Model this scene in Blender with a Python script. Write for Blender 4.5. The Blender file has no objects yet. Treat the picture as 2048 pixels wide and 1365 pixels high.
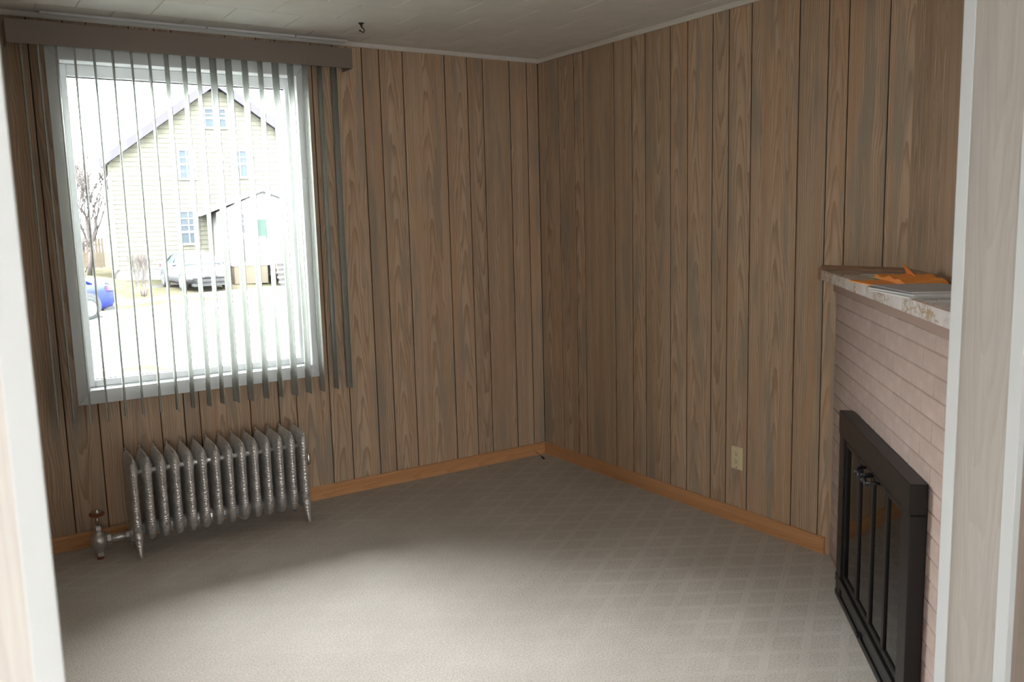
import bpy, bmesh, math, random
from mathutils import Vector, Matrix

random.seed(7)
R = math.radians
S = bpy.context.scene
COL = S.collection

# ------------------------------------------------------------------ camera, sky, lamps, exposure
cam_d = bpy.data.cameras.new('camera')
cam = bpy.data.objects.new('camera', cam_d)
COL.objects.link(cam)
cam_d.sensor_width = 36.0
cam_d.lens = 1738.13 / 2048 * 36.0
cam_d.clip_start = 0.02
cam_d.clip_end = 500
fw = Vector((0.5404111, 0.82975954, -0.139481))
rt = Vector((0.83571251, -0.5485748, -0.02550063))
up = Vector((0.09767515, 0.10278519, 0.98989634))
CAMP = Vector((-3.07523950, -4.36866346, 1.47065270))
M = Matrix((rt, up, -fw)).transposed().to_4x4()
M.translation = CAMP
cam.matrix_world = M
cam_d.dof.use_dof = True
cam_d.dof.focus_distance = 4.6
cam_d.dof.aperture_fstop = 6.0
S.camera = cam

world = bpy.data.worlds.new('overcast_sky')
S.world = world
world.use_nodes = True
wb = world.node_tree.nodes['Background']
wb.inputs[0].default_value = (0.95, 0.975, 1.0, 1)
wb.inputs[1].default_value = 1.0
# overcast sky: brightest overhead, about a third of that at the horizon
_t = world.node_tree
_tc = _t.nodes.new('ShaderNodeTexCoord')
_sx = _t.nodes.new('ShaderNodeSeparateXYZ')
_t.links.new(_tc.outputs['Generated'], _sx.inputs[0])
_mr = _t.nodes.new('ShaderNodeMapRange')
_t.links.new(_sx.outputs[2], _mr.inputs[0])
SKY_H, SKY_Z = 12.0, 72.0
for _i, _v in enumerate((0.0, 1.0, SKY_H, SKY_Z)):
    _mr.inputs[_i + 1].default_value = _v
_t.links.new(_mr.outputs[0], wb.inputs[1])

HWZ = (0.55, 2.25)         # unseen hall windows, sized for fill light: height, extent along x
HSX = (-4.9, -3.75)
HWY = (-5.5, -5.05)
HY = -11.0                  # south end of the hall
HNX = (-5.15, -3.65)           # opening added for fill light in the hall's street side, west of the panelled room
YNP = -3.42
def area(name, loc, target, sx, sy, power, color=(1, 1, 1)):
    d = bpy.data.lights.new(name, 'AREA')
    d.shape = 'RECTANGLE'; d.size = sx; d.size_y = sy
    d.energy = power; d.color = color
    o = bpy.data.objects.new(name, d)
    COL.objects.link(o)
    o.location = loc
    o.rotation_euler = (Vector(target) - Vector(loc)).to_track_quat('-Z', 'Y').to_euler()
    return o

# light portals: they give no light of their own, they only steer sky sampling to the window openings
def portal(name, loc, target, sx, sy):
    o = area(name, loc, target, sx, sy, 1.0)
    o.data.cycles.is_portal = True
portal('portal_window', (-2.026, 0.13, 1.47), (-2.026, -1.0, 1.47), 1.07, 1.48)
portal('portal_hall_north', ((HNX[0] + HNX[1]) / 2, YNP + 0.15, 1.2), ((HNX[0] + HNX[1]) / 2, YNP - 2, 1.2), HNX[1] - HNX[0], 2.0)
portal('portal_hall_west', (-5.19, (HWY[0] + HWY[1]) / 2, 1.4), (-4.0, (HWY[0] + HWY[1]) / 2, 1.4), HWY[1] - HWY[0], HWZ[1] - HWZ[0])
portal('portal_hall_south', ((HSX[0] + HSX[1]) / 2, HY + 0.01, 1.4), ((HSX[0] + HSX[1]) / 2, HY + 1, 1.4), HSX[1] - HSX[0], HWZ[1] - HWZ[0])

S.view_settings.view_transform = 'Standard'
S.view_settings.look = 'None'
S.view_settings.gamma = 1.0
S.view_settings.use_curve_mapping = False
S.view_settings.exposure = 0.85

# ------------------------------------------------------------------ helpers
def new_bm():
    return bmesh.new()

def box(bm, x0, x1, y0, y1, z0, z1):
    v = [bm.verts.new((x, y, z)) for z in (z0, z1) for y in (y0, y1) for x in (x0, x1)]
    for f in ((0, 2, 3, 1), (4, 5, 7, 6), (0, 1, 5, 4), (2, 6, 7, 3), (0, 4, 6, 2), (1, 3, 7, 5)):
        bm.faces.new([v[i] for i in f])

def prism(bm, pts, t0, t1, ax='z'):
    def P(a, b, t):
        return {'z': (a, b, t), 'y': (a, t, b), 'x': (t, a, b)}[ax]
    lo = [bm.verts.new(P(a, b, t0)) for a, b in pts]
    hi = [bm.verts.new(P(a, b, t1)) for a, b in pts]
    n = len(pts)
    bm.faces.new(lo[::-1]); bm.faces.new(hi)
    for i in range(n):
        bm.faces.new((lo[i], lo[(i + 1) % n], hi[(i + 1) % n], hi[i]))

def loft(bm, rings, cap=True, closed=True):
    vs = [[bm.verts.new(p) for p in r] for r in rings]
    n = len(rings[0])
    for a, b in zip(vs, vs[1:]):
        for i in range(n if closed else n - 1):
            j = (i + 1) % n
            bm.faces.new((a[i], a[j], b[j], b[i]))
    if cap and closed:
        bm.faces.new(vs[0][::-1]); bm.faces.new(vs[-1])

def tube(bm, pts, rad, n=8, cap=True):
    pts = [Vector(p) for p in pts]
    if not isinstance(rad, (list, tuple)):
        rad = [rad] * len(pts)
    rings = []
    ref = None
    for i, p in enumerate(pts):
        d = (pts[min(i + 1, len(pts) - 1)] - pts[max(i - 1, 0)]).normalized()
        if ref is None:
            ref = Vector((0, 0, 1)) if abs(d.z) < 0.9 else Vector((1, 0, 0))
        a = d.cross(ref)
        if a.length < 1e-4:
            a = d.cross(Vector((0.3, 1, 0.2)))
        a.normalize(); b = a.cross(d).normalized(); ref = b
        rings.append([p + (a * math.cos(2 * math.pi * k / n) + b * math.sin(2 * math.pi * k / n)) * rad[i] for k in range(n)])
    loft(bm, rings, cap)

def lathe(bm, prof, n=16, c=(0, 0, 0), axis='z'):
    rings = []
    for r, h in prof:
        ring = []
        for k in range(n):
            t = 2 * math.pi * k / n
            a, b = r * math.cos(t), r * math.sin(t)
            p = {'z': (a, b, h), 'x': (h, a, b), 'y': (b, h, a)}[axis]
            ring.append((p[0] + c[0], p[1] + c[1], p[2] + c[2]))
        rings.append(ring)
    loft(bm, rings, True)

def ball(bm, c, r, u=10, v=6, sc=(1, 1, 1)):
    mt = Matrix.Translation(c) @ Matrix.Diagonal((r * sc[0], r * sc[1], r * sc[2], 1))
    bmesh.ops.create_uvsphere(bm, u_segments=u, v_segments=v, radius=1, matrix=mt)

def obj(name, bm, mat, parent=None, loc=(0, 0, 0), rot=0.0, smooth=False, bevel=0.0, seg=1):
    bmesh.ops.recalc_face_normals(bm, faces=bm.faces)
    me = bpy.data.meshes.new(name)
    bm.to_mesh(me); bm.free()
    if smooth:
        me.polygons.foreach_set('use_smooth', [True] * len(me.polygons))
    for m_ in (mat if isinstance(mat, (list, tuple)) else [mat]):
        me.materials.append(m_)
    o = bpy.data.objects.new(name, me)
    COL.objects.link(o)
    o.location = loc
    o.rotation_euler = (0, 0, rot)
    if parent is not None:
        o.parent = parent
    if bevel:
        b = o.modifiers.new('bevel', 'BEVEL')
        b.width = bevel; b.segments = seg; b.limit_method = 'ANGLE'; b.angle_limit = R(40)
    return o

def empty(name, loc=(0, 0, 0), rot=0.0, parent=None):
    o = bpy.data.objects.new(name, None)
    COL.objects.link(o)
    o.location = loc; o.rotation_euler = (0, 0, rot)
    o.empty_display_size = 0.1
    if parent is not None:
        o.parent = parent
    return o

def tag(o, label, cat, group=None):
    o['label'] = label; o['category'] = cat
    if group:
        o['group'] = group
    return o

def struct(o):
    o['kind'] = 'structure'
    return o

# ------------------------------------------------------------------ materials
def mat(name, color=(0.5, 0.5, 0.5), rough=0.6, metal=0.0, spec=0.5, trans=0.0, ior=1.45, emit=None):
    m = bpy.data.materials.new(name)
    m.use_nodes = True
    b = m.node_tree.nodes['Principled BSDF']
    b.inputs['Base Color'].default_value = (*color, 1)
    b.inputs['Roughness'].default_value = rough
    b.inputs['Metallic'].default_value = metal
    b.inputs['Specular IOR Level'].default_value = spec
    b.inputs['Transmission Weight'].default_value = trans
    b.inputs['IOR'].default_value = ior
    return m

class N:
    """small node-building aid"""
    def __init__(self, m):
        self.t = m.node_tree; self.b = self.t.nodes['Principled BSDF']
    def n(self, ty, **kw):
        nd = self.t.nodes.new(ty)
        for k, v in kw.items():
            setattr(nd, k, v)
        return nd
    def put(self, sock, v):
        if v is None:
            return
        if hasattr(v, 'is_output') or isinstance(v, bpy.types.NodeSocket):
            self.t.links.new(v, sock)
        else:
            sock.default_value = v
    def math(self, op, a, b=None, c=None, clamp=False):
        nd = self.n('ShaderNodeMath', operation=op, use_clamp=clamp)
        self.put(nd.inputs[0], a); self.put(nd.inputs[1], b)
        if c is not None:
            self.put(nd.inputs[2], c)
        return nd.outputs[0]
    def comb(self, x, y, z):
        nd = self.n('ShaderNodeCombineXYZ')
        self.put(nd.inputs[0], x); self.put(nd.inputs[1], y); self.put(nd.inputs[2], z)
        return nd.outputs[0]
    def noise(self, vec, scale, detail=3, rough=0.5, dist=0.0):
        nd = self.n('ShaderNodeTexNoise')
        self.put(nd.inputs['Vector'], vec)
        nd.inputs['Scale'].default_value = scale
        nd.inputs['Detail'].default_value = detail
        nd.inputs['Roughness'].default_value = rough
        nd.inputs['Distortion'].default_value = dist
        return nd.outputs['Fac']
    def ramp(self, f, stops):
        nd = self.n('ShaderNodeValToRGB')
        self.put(nd.inputs[0], f)
        e = nd.color_ramp.elements
        while len(e) < len(stops):
            e.new(0.5)
        for el, (p, c) in zip(e, stops):
            el.position = p
            el.color = (*c, 1) if len(c) == 3 else c
        return nd.outputs[0]
    def smooth(self, v, a, b, lo=0.0, hi=1.0):
        nd = self.n('ShaderNodeMapRange', interpolation_type='SMOOTHSTEP')
        self.put(nd.inputs[0], v)
        for i, q in enumerate((a, b, lo, hi)):
            nd.inputs[i + 1].default_value = q
        return nd.outputs[0]
    def mix(self, f, a, b, mode='MIX'):
        nd = self.n('ShaderNodeMix', data_type='RGBA', blend_type=mode)
        self.put(nd.inputs[0], f)
        self.put(nd.inputs[6], a if not isinstance(a, tuple) else (*a, 1))
        self.put(nd.inputs[7], b if not isinstance(b, tuple) else (*b, 1))
        return nd.outputs[2]
    def bump(self, h, strength, dist=0.01):
        nd = self.n('ShaderNodeBump')
        nd.inputs['Strength'].default_value = strength
        nd.inputs['Distance'].default_value = dist
        self.put(nd.inputs['Height'], h)
        self.t.links.new(nd.outputs[0], self.b.inputs['Normal'])
    def color(self, c):
        self.t.links.new(c, self.b.inputs['Base Color'])
    def xyz(self):
        tc = self.n('ShaderNodeTexCoord')
        s = self.n('ShaderNodeSeparateXYZ')
        self.t.links.new(tc.outputs['Object'], s.inputs[0])
        self.vec = tc.outputs['Object']
        return s.outputs[0], s.outputs[1], s.outputs[2]
    def rnd(self):
        return self.n('ShaderNodeObjectInfo').outputs['Random']

def wood_panel(name, light, mid, dark, grey, red, contrast=1.0, rough=0.42, axis='z'):
    m = mat(name, mid, rough, spec=0.35)
    k = N(m)
    X, Y, Z = k.xyz()
    if axis == 'x':
        X, Z = Z, X
    if axis == 'yz':
        X = Y
    r = k.rnd()
    off = k.math('MULTIPLY', r, 61.0)
    r2 = k.math('FRACT', k.math('MULTIPLY', r, 17.31))
    r3 = k.math('FRACT', k.math('MULTIPLY', r, 43.77))
    # warps
    w1 = k.noise(k.comb(k.math('MULTIPLY', X, 9.0), off, k.math('MULTIPLY', Z, 1.6)), 1.0, 2, 0.5)
    w2 = k.noise(k.comb(k.math('MULTIPLY', X, 30.0), off, k.math('MULTIPLY', Z, 5.0)), 1.0, 2, 0.5)
    xs = k.math('ADD', X, k.math('MULTIPLY', k.math('SUBTRACT', w1, 0.5), 0.07))
    xc = k.math('SUBTRACT', xs, k.math('MULTIPLY', k.math('SUBTRACT', r3, 0.5), 0.05))
    sg = k.math('SUBTRACT', k.math('MULTIPLY', k.math('GREATER_THAN', r2, 0.5), 2.0), 1.0)
    cath = k.math('ADD', k.math('MULTIPLY', k.math('MULTIPLY', xc, xc), 1050.0),
                  k.math('MULTIPLY', k.math('MULTIPLY', Z, 4.2), sg))
    stra = k.math('MULTIPLY', xs, 95.0)
    isc = k.smooth(k.math('ABSOLUTE', xc), 0.045, 0.075, 1.0, 0.0)
    isc = k.math('MULTIPLY', isc, k.math('GREATER_THAN', k.math('FRACT', k.math('MULTIPLY', r, 7.7)), 0.25))
    c = k.math('ADD', k.math('MULTIPLY', cath, isc), k.math('MULTIPLY', stra, k.math('SUBTRACT', 1.0, isc)))
    c = k.math('ADD', c, k.math('MULTIPLY', w2, 1.6))
    ln = k.math('FRACT', c)
    line = k.math('MULTIPLY', k.smooth(ln, 0.35, 0.95), k.smooth(ln, 0.97, 1.0, 1.0, 0.0))
    fib = k.noise(k.comb(k.math('MULTIPLY', X, 420.0), off, k.math('MULTIPLY', Z, 7.0)), 1.0, 3, 0.6)
    band = k.noise(k.comb(k.math('MULTIPLY', X, 34.0), off, k.math('MULTIPLY', Z, 0.7)), 1.0, 2, 0.5)
    col = k.mix(k.smooth(band, 0.35, 0.68), light, mid)
    col = k.mix(k.math('MULTIPLY', line, 0.62 * contrast), col, dark)
    g = k.noise(k.comb(k.math('ADD', k.math('MULTIPLY', X, 17.0), off), k.math('MULTIPLY', off, 1.3), k.math('MULTIPLY', Z, 1.9)), 1.0, 2, 0.5)
    col = k.mix(k.math('MULTIPLY', k.smooth(g, 0.50, 0.70), 0.8 * contrast), col, grey)
    q = k.noise(k.comb(k.math('ADD', k.math('MULTIPLY', X, 22.0), off), k.math('MULTIPLY', off, 2.3), k.math('MULTIPLY', Z, 1.1)), 1.0, 2, 0.5)
    col = k.mix(k.math('MULTIPLY', k.smooth(q, 0.53, 0.72), 0.6 * contrast), col, red)
    col = k.mix(0.35 * contrast, col, k.ramp(fib, [(0.3, (0.62, 0.6, 0.58)), (0.62, (1.08, 1.08, 1.08))]), 'MULTIPLY')
    # each board a little lighter or darker
    hv = k.n('ShaderNodeHueSaturation')
    k.put(hv.inputs['Value'], k.math('ADD', 0.93, k.math('MULTIPLY', r2, 0.14)))
    k.put(hv.inputs['Color'], col)
    k.color(hv.outputs[0])
    k.bump(k.math('ADD', k.math('MULTIPLY', fib, 0.4), k.math('MULTIPLY', line, -0.4)), 0.12, 0.002)
    return m

M_wood = wood_panel('pickled_oak_panel', (0.5371, 0.3977, 0.2788), (0.4633, 0.328, 0.2214), (0.2706, 0.1681, 0.09676),
                    (0.3157, 0.2747, 0.2214), (0.492, 0.3075, 0.1845))
M_white_wood = wood_panel('whitewashed_panel', (0.60, 0.575, 0.54), (0.545, 0.52, 0.485), (0.46, 0.42, 0.38),
                          (0.52, 0.50, 0.48), (0.575, 0.54, 0.50), 0.55)
M_oak = wood_panel('golden_oak', (0.62, 0.33, 0.155), (0.54, 0.275, 0.12), (0.40, 0.18, 0.07),
                   (0.50, 0.26, 0.12), (0.62, 0.31, 0.14), 0.6, 0.38, axis='x')
M_darkoak = wood_panel('brown_moulding_wood', (0.36, 0.215, 0.13), (0.31, 0.175, 0.10), (0.20, 0.10, 0.055),
                       (0.27, 0.165, 0.105), (0.35, 0.19, 0.11), 0.6, 0.4, axis='x')
M_groove = mat('groove_brown', (0.05, 0.026, 0.014), 0.8)
M_trim = mat('white_gloss_trim', (0.74, 0.75, 0.755), 0.32)
M_guard = mat('white_corner_strip', (0.53, 0.555, 0.56), 0.35)
M_crown = mat('crown_off_white', (0.66, 0.64, 0.60), 0.5)
M_plaster = mat('plaster_white', (0.78, 0.765, 0.74), 0.8)
M_dark = mat('dark_gap', (0.012, 0.011, 0.010), 0.9)

def carpet():
    m = mat('sculpted_carpet', (0.45, 0.42, 0.38), 0.95, spec=0.1)
    k = N(m)
    X, Y, Z = k.xyz()
    def lattice(ang_n, phase, pitch):
        nx, ny = math.cos(ang_n), math.sin(ang_n)
        d = k.math('ADD', k.math('MULTIPLY', X, nx), k.math('MULTIPLY', Y, ny))
        d = k.math('DIVIDE', k.math('SUBTRACT', d, phase), pitch)
        f = k.math('ABSOLUTE', k.math('SUBTRACT', k.math('FRACT', k.math('ADD', d, 500.5)), 0.5))
        h = k.math('ABSOLUTE', k.math('SUBTRACT', k.math('FRACT', k.math('ADD', d, 500.0)), 0.5))
        main = k.smooth(f, 0.085, 0.15, 1.0, 0.0)
        thin = k.smooth(h, 0.025, 0.06, 0.2, 0.0)
        return k.math('MAXIMUM', main, thin)
    a = lattice(R(124.5), -1.214, 0.1215)
    b = lattice(R(58.0), -1.994, 0.1207)
    ab = k.math('MAXIMUM', a, b)
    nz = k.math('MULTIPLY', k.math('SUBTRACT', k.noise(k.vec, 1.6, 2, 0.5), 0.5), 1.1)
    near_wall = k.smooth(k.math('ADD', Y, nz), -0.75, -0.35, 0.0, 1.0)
    light_fade = k.smooth(k.math('ADD', X, nz), -1.35, -0.75, 0.15, 0.8)  # ribs faded in colour where grazing window light washes them out
    light_fade = k.math('MAXIMUM', light_fade, k.math('MULTIPLY', near_wall, 0.7))
    ab = k.math('MULTIPLY', ab, light_fade)
    p1 = k.noise(k.vec, 150.0, 3, 0.65)
    p2 = k.noise(k.vec, 420.0, 2, 0.6)
    blot = k.noise(k.vec, 3.2, 3, 0.55)
    pile = k.math('ADD', k.math('MULTIPLY', p1, 0.6), k.math('MULTIPLY', p2, 0.4))
    field = k.ramp(pile, [(0.32, (0.332, 0.293, 0.258)), (0.5, (0.531, 0.487, 0.441)), (0.68, (0.683, 0.638, 0.588))])
    rib = k.ramp(pile, [(0.3, (0.436, 0.396, 0.358)), (0.5, (0.588, 0.543, 0.497)), (0.7, (0.702, 0.662, 0.612))])
    col = k.mix(ab, field, rib)
    col = k.mix(0.55, col, k.ramp(blot, [(0.3, (0.86, 0.85, 0.83)), (0.65, (1.04, 1.04, 1.04))]), 'MULTIPLY')
    k.color(col)
    k.bump(k.math('ADD', pile, k.math('MULTIPLY', ab, 0.25)), 0.7, 0.006)
    return m
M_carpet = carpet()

def tile_mat():
    m = mat('ceiling_tile', (0.68, 0.66, 0.62), 0.75, spec=0.25)
    k = N(m)
    k.xyz()
    k.color(k.ramp(k.noise(k.vec, 6.0, 3, 0.5), [(0.3, (0.655, 0.635, 0.60)), (0.7, (0.70, 0.685, 0.65))]))
    k.bump(k.noise(k.vec, 160.0, 2, 0.5), 0.08, 0.002)
    return m
M_tile = tile_mat()

def brick_mat():
    m = mat('painted_brick', (0.42, 0.32, 0.28), 0.75, spec=0.3)
    k = N(m)
    k.xyz()
    f = k.noise(k.vec, 14.0, 4, 0.6)
    col = k.ramp(f, [(0.3, (0.365, 0.272, 0.234)), (0.55, (0.41, 0.315, 0.275)), (0.75, (0.45, 0.355, 0.315))])
    pit = k.smooth(k.noise(k.vec, 190.0, 2, 0.5), 0.66, 0.74)
    col = k.mix(k.math('MULTIPLY', pit, 0.6), col, (0.2, 0.14, 0.115))
    hv = k.n('ShaderNodeHueSaturation')
    k.put(hv.inputs['Value'], k.math('ADD', 0.95, k.math('MULTIPLY', k.rnd(), 0.1)))
    k.put(hv.inputs['Color'], col)
    k.color(hv.outputs[0])
    k.bump(k.math('ADD', k.noise(k.vec, 60.0, 3, 0.6), k.math('MULTIPLY', pit, -0.6)), 0.35, 0.004)
    return m
M_brick = brick_mat()
M_mortar = mat('painted_mortar', (0.31, 0.23, 0.196), 0.85)

def marble():
    m = mat('marble_laminate', (0.6, 0.57, 0.55), 0.09, spec=0.7)
    k = N(m)
    k.xyz()
    w = k.n('ShaderNodeTexNoise')
    k.put(w.inputs['Vector'], k.vec); w.inputs['Scale'].default_value = 9.0; w.inputs['Detail'].default_value = 3.0
    add = k.n('ShaderNodeVectorMath', operation='MULTIPLY_ADD')
    k.put(add.inputs[0], w.outputs['Color']); add.inputs[1].default_value = (0.12, 0.12, 0.12); k.put(add.inputs[2], k.vec)
    vo = k.n('ShaderNodeTexVoronoi', feature='DISTANCE_TO_EDGE')
    k.put(vo.inputs['Vector'], add.outputs[0]); vo.inputs['Scale'].default_value = 30.0
    vein = k.smooth(vo.outputs['Distance'], 0.01, 0.13, 1.0, 0.0)
    msk = k.smooth(k.noise(k.vec, 9.0, 2, 0.5), 0.40, 0.55)
    base = k.ramp(k.noise(k.vec, 11.0, 3, 0.5), [(0.35, (0.56, 0.525, 0.51)), (0.65, (0.69, 0.66, 0.645))])
    k.color(k.mix(k.math('MULTIPLY', k.math('MULTIPLY', vein, msk), 0.9), base, (0.40, 0.28, 0.15)))
    return m
M_marble = marble()

def silver_paint():
    m = mat('aluminium_radiator_paint', (0.50, 0.485, 0.475), 0.34, metal=0.6)
    k = N(m)
    k.xyz()
    d = k.noise(k.vec, 25.0, 3, 0.6)
    k.color(k.ramp(d, [(0.3, (0.44, 0.42, 0.405)), (0.65, (0.63, 0.615, 0.60))]))
    wv = k.n('ShaderNodeTexWave', wave_type='RINGS', rings_direction='SPHERICAL')
    k.put(wv.inputs['Vector'], k.vec)
    wv.inputs['Scale'].default_value = 22.0
    wv.inputs['Distortion'].default_value = 9.0
    wv.inputs['Detail'].default_value = 2.0
    wv.inputs['Detail Scale'].default_value = 2.2
    k.bump(wv.outputs['Fac'], 0.3, 0.004)
    return m
M_silver = silver_paint()
M_silver_plain = mat('silver_painted_fitting', (0.54, 0.53, 0.52), 0.38, metal=0.8)
M_wheel = mat('worn_red_brown_handle', (0.22, 0.06, 0.028), 0.5)

def slat_mat():
    m = bpy.data.materials.new('vinyl_slat')
    m.use_nodes = True
    t = m.node_tree
    b = t.nodes['Principled BSDF']
    b.inputs['Roughness'].default_value = 0.85
    b.inputs['Specular IOR Level'].default_value = 0.05
    k = N(m)
    k.xyz()
    col = k.ramp(k.noise(k.vec, 90.0, 3, 0.6), [(0.35, (0.54, 0.565, 0.525)), (0.65, (0.64, 0.665, 0.62))])
    k.color(col)
    tr = t.nodes.new('ShaderNodeBsdfTranslucent')
    tr.inputs[0].default_value = (0.86, 0.89, 0.83, 1)
    mx = t.nodes.new('ShaderNodeMixShader')
    mx.inputs[0].default_value = 0.14
    t.links.new(b.outputs[0], mx.inputs[1]); t.links.new(tr.outputs[0], mx.inputs[2])
    t.links.new(mx.outputs[0], t.nodes['Material Output'].inputs[0])
    k.bump(k.noise(k.vec, 140.0, 2, 0.5), 0.3, 0.002)
    return m
M_slat = slat_mat()
M_valance = mat('taupe_valance', (0.20, 0.168, 0.142), 0.6)
M_vinyl = mat('white_vinyl', (0.78, 0.79, 0.80), 0.35)
M_gasket = mat('black_gasket', (0.02, 0.02, 0.022), 0.6)

def pane_mat(name, tint, ior=1.45):
    m = bpy.data.materials.new(name)
    m.use_nodes = True
    t = m.node_tree
    t.nodes.remove(t.nodes['Principled BSDF'])
    tr = t.nodes.new('ShaderNodeBsdfTransparent'); tr.inputs[0].default_value = (*tint, 1)
    gl = t.nodes.new('ShaderNodeBsdfGlossy'); gl.inputs['Roughness'].default_value = 0.015
    fr = t.nodes.new('ShaderNodeFresnel'); fr.inputs[0].default_value = ior
    mx = t.nodes.new('ShaderNodeMixShader')
    t.links.new(fr.outputs[0], mx.inputs[0]); t.links.new(tr.outputs[0], mx.inputs[1]); t.links.new(gl.outputs[0], mx.inputs[2])
    t.links.new(mx.outputs[0], t.nodes['Material Output'].inputs[0])
    return m
M_pane = pane_mat('clear_window_glass', (0.97, 0.985, 0.98))
M_fireglass = pane_mat('smoked_fireplace_glass', (0.30, 0.29, 0.27), 2.7)
M_bronze = mat('dark_bronze_metal', (0.013, 0.0105, 0.009), 0.38, metal=0.3)
M_black = mat('black_iron', (0.012, 0.012, 0.013), 0.45)
M_soot = mat('sooty_firebrick', (0.05, 0.045, 0.04), 0.9)
M_ivory = mat('ivory_plastic', (0.725, 0.6525, 0.4205), 0.35)
M_slot = mat('dark_slot', (0.03, 0.025, 0.02), 0.7)
M_orange = mat('orange_manila_paper', (0.80, 0.30, 0.055), 0.7)
M_yellow = mat('yellow_note_paper', (0.62, 0.55, 0.23), 0.8)
M_paper = mat('white_paper', (0.66, 0.64, 0.60), 0.8)
M_magedge = mat('grey_glossy_cover', (0.34, 0.34, 0.36), 0.35)
M_cover2 = mat('dark_glossy_cover', (0.07, 0.065, 0.07), 0.3)
M_chrome = mat('bright_metal', (0.62, 0.6, 0.57), 0.25, metal=1.0)
M_rubber = mat('black_rubber', (0.015, 0.015, 0.015), 0.7)

# ------------------------------------------------------------------ room dimensions
H = 2.40            # ceiling
XW = -3.07          # west wall of the panelled room
YS = -3.26          # room face of the wall with the wide opening
YN = -3.42          # hall face of that wall
A47 = R(47.5)

# ------------------------------------------------------------------ floor and ceiling
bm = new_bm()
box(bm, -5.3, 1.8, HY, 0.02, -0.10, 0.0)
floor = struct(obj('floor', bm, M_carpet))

bm = new_bm()
box(bm, -5.3, 1.8, HY, 0.15, H + 0.006, H + 0.12)
ceiling = struct(obj('ceiling', bm, M_plaster))
tile_w, tile_d = 0.2985, 0.2895
tile_meshes = {}
y = -0.17
row = 0
ys = [0.0, -0.17]
while ys[-1] > YS:
    ys.append(max(ys[-1] - tile_d, YS))
for i, (y1, y0) in enumerate(zip(ys, ys[1:])):
    offx = -1.303 if i % 2 == 1 else -1.449
    xs = [XW]
    q = offx - 10 * tile_w
    while q < -0.02:
        if q > XW + 0.02:
            xs.append(q)
        q += tile_w
    xs.append(0.0)
    for x0, x1 in zip(xs, xs[1:]):
        w, d = round(x1 - x0, 3), round(y1 - y0, 3)
        if (w, d) not in tile_meshes:
            bm = new_bm()
            b = 0.0042
            g = 0.00005
            loft(bm, [[(-w / 2 + g, -d / 2 + g, 0.006), (w / 2 - g, -d / 2 + g, 0.006), (w / 2 - g, d / 2 - g, 0.006), (-w / 2 + g, d / 2 - g, 0.006)],
                      [(-w / 2 + g, -d / 2 + g, 0.0028), (w / 2 - g, -d / 2 + g, 0.0028), (w / 2 - g, d / 2 - g, 0.0028), (-w / 2 + g, d / 2 - g, 0.0028)],
                      [(-w / 2 + b, -d / 2 + b * 0.35, 0), (w / 2 - b, -d / 2 + b * 0.35, 0), (w / 2 - b, d / 2 - b * 0.35, 0), (-w / 2 + b, d / 2 - b * 0.35, 0)]])
            o = obj('tile', bm, M_tile, ceiling)
            tile_meshes[(w, d)] = o.data
        else:
            o = bpy.data.objects.new('tile', tile_meshes[(w, d)])
            COL.objects.link(o); o.parent = ceiling
        o.location = ((x0 + x1) / 2, (y0 + y1) / 2, H + random.uniform(0, 0.0006))

# ------------------------------------------------------------------ panelled walls
PT = 0.008          # board thickness
GAP = 0.0022        # half groove

def paint_sides(o):
    me = o.data
    me.materials.append(M_groove)
    for p_ in me.polygons:
        if abs(p_.normal.x) > 0.9:
            p_.material_index = 1
    return o

def plank(parent, x0, x1, z0, z1, material, hole=None, name='plank'):
    """one board in the wall's own frame: x along the wall, room side at y = 0; hole = (x0, x1, z0, z1)"""
    cx = (x0 + x1) / 2
    bm = new_bm()
    a, b = x0 + GAP - cx, x1 - GAP - cx
    c = 0.0018
    def slab(p, q, lo, hi):
        loft(bm, [[(p, PT, lo), (q, PT, lo), (q, PT, hi), (p, PT, hi)],
                  [(p, c, lo), (q, c, lo), (q, c, hi), (p, c, hi)],
                  [(p + c, 0, lo), (q - c, 0, lo), (q - c, 0, hi), (p + c, 0, hi)]])
    out = []
    if hole and x1 > hole[0] and x0 < hole[1]:
        h0, h1 = hole[0] - cx, hole[1] - cx
        if x0 >= hole[0] - 1e-6 and x1 <= hole[1] + 1e-6:
            slab(a, b, z0, hole[2])
            out.append(paint_sides(obj(name, bm, material, parent, (cx, 0, 0))))
            bm = new_bm()
            slab(a, b, hole[3], z1)
            out.append(paint_sides(obj(name, bm, material, parent, (cx, 0, 0))))
            return out
        if x0 < hole[0]:
            slab(a, h0, z0, z1); slab(h0, b, z0, hole[2]); slab(h0, b, hole[3], z1)
        else:
            slab(h1, b, z0, z1); slab(a, h1, z0, hole[2]); slab(a, h1, hole[3], z1)
    else:
        slab(a, b, z0, z1)
    out.append(paint_sides(obj(name, bm, material, parent, (cx, 0, 0))))
    return out

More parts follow.
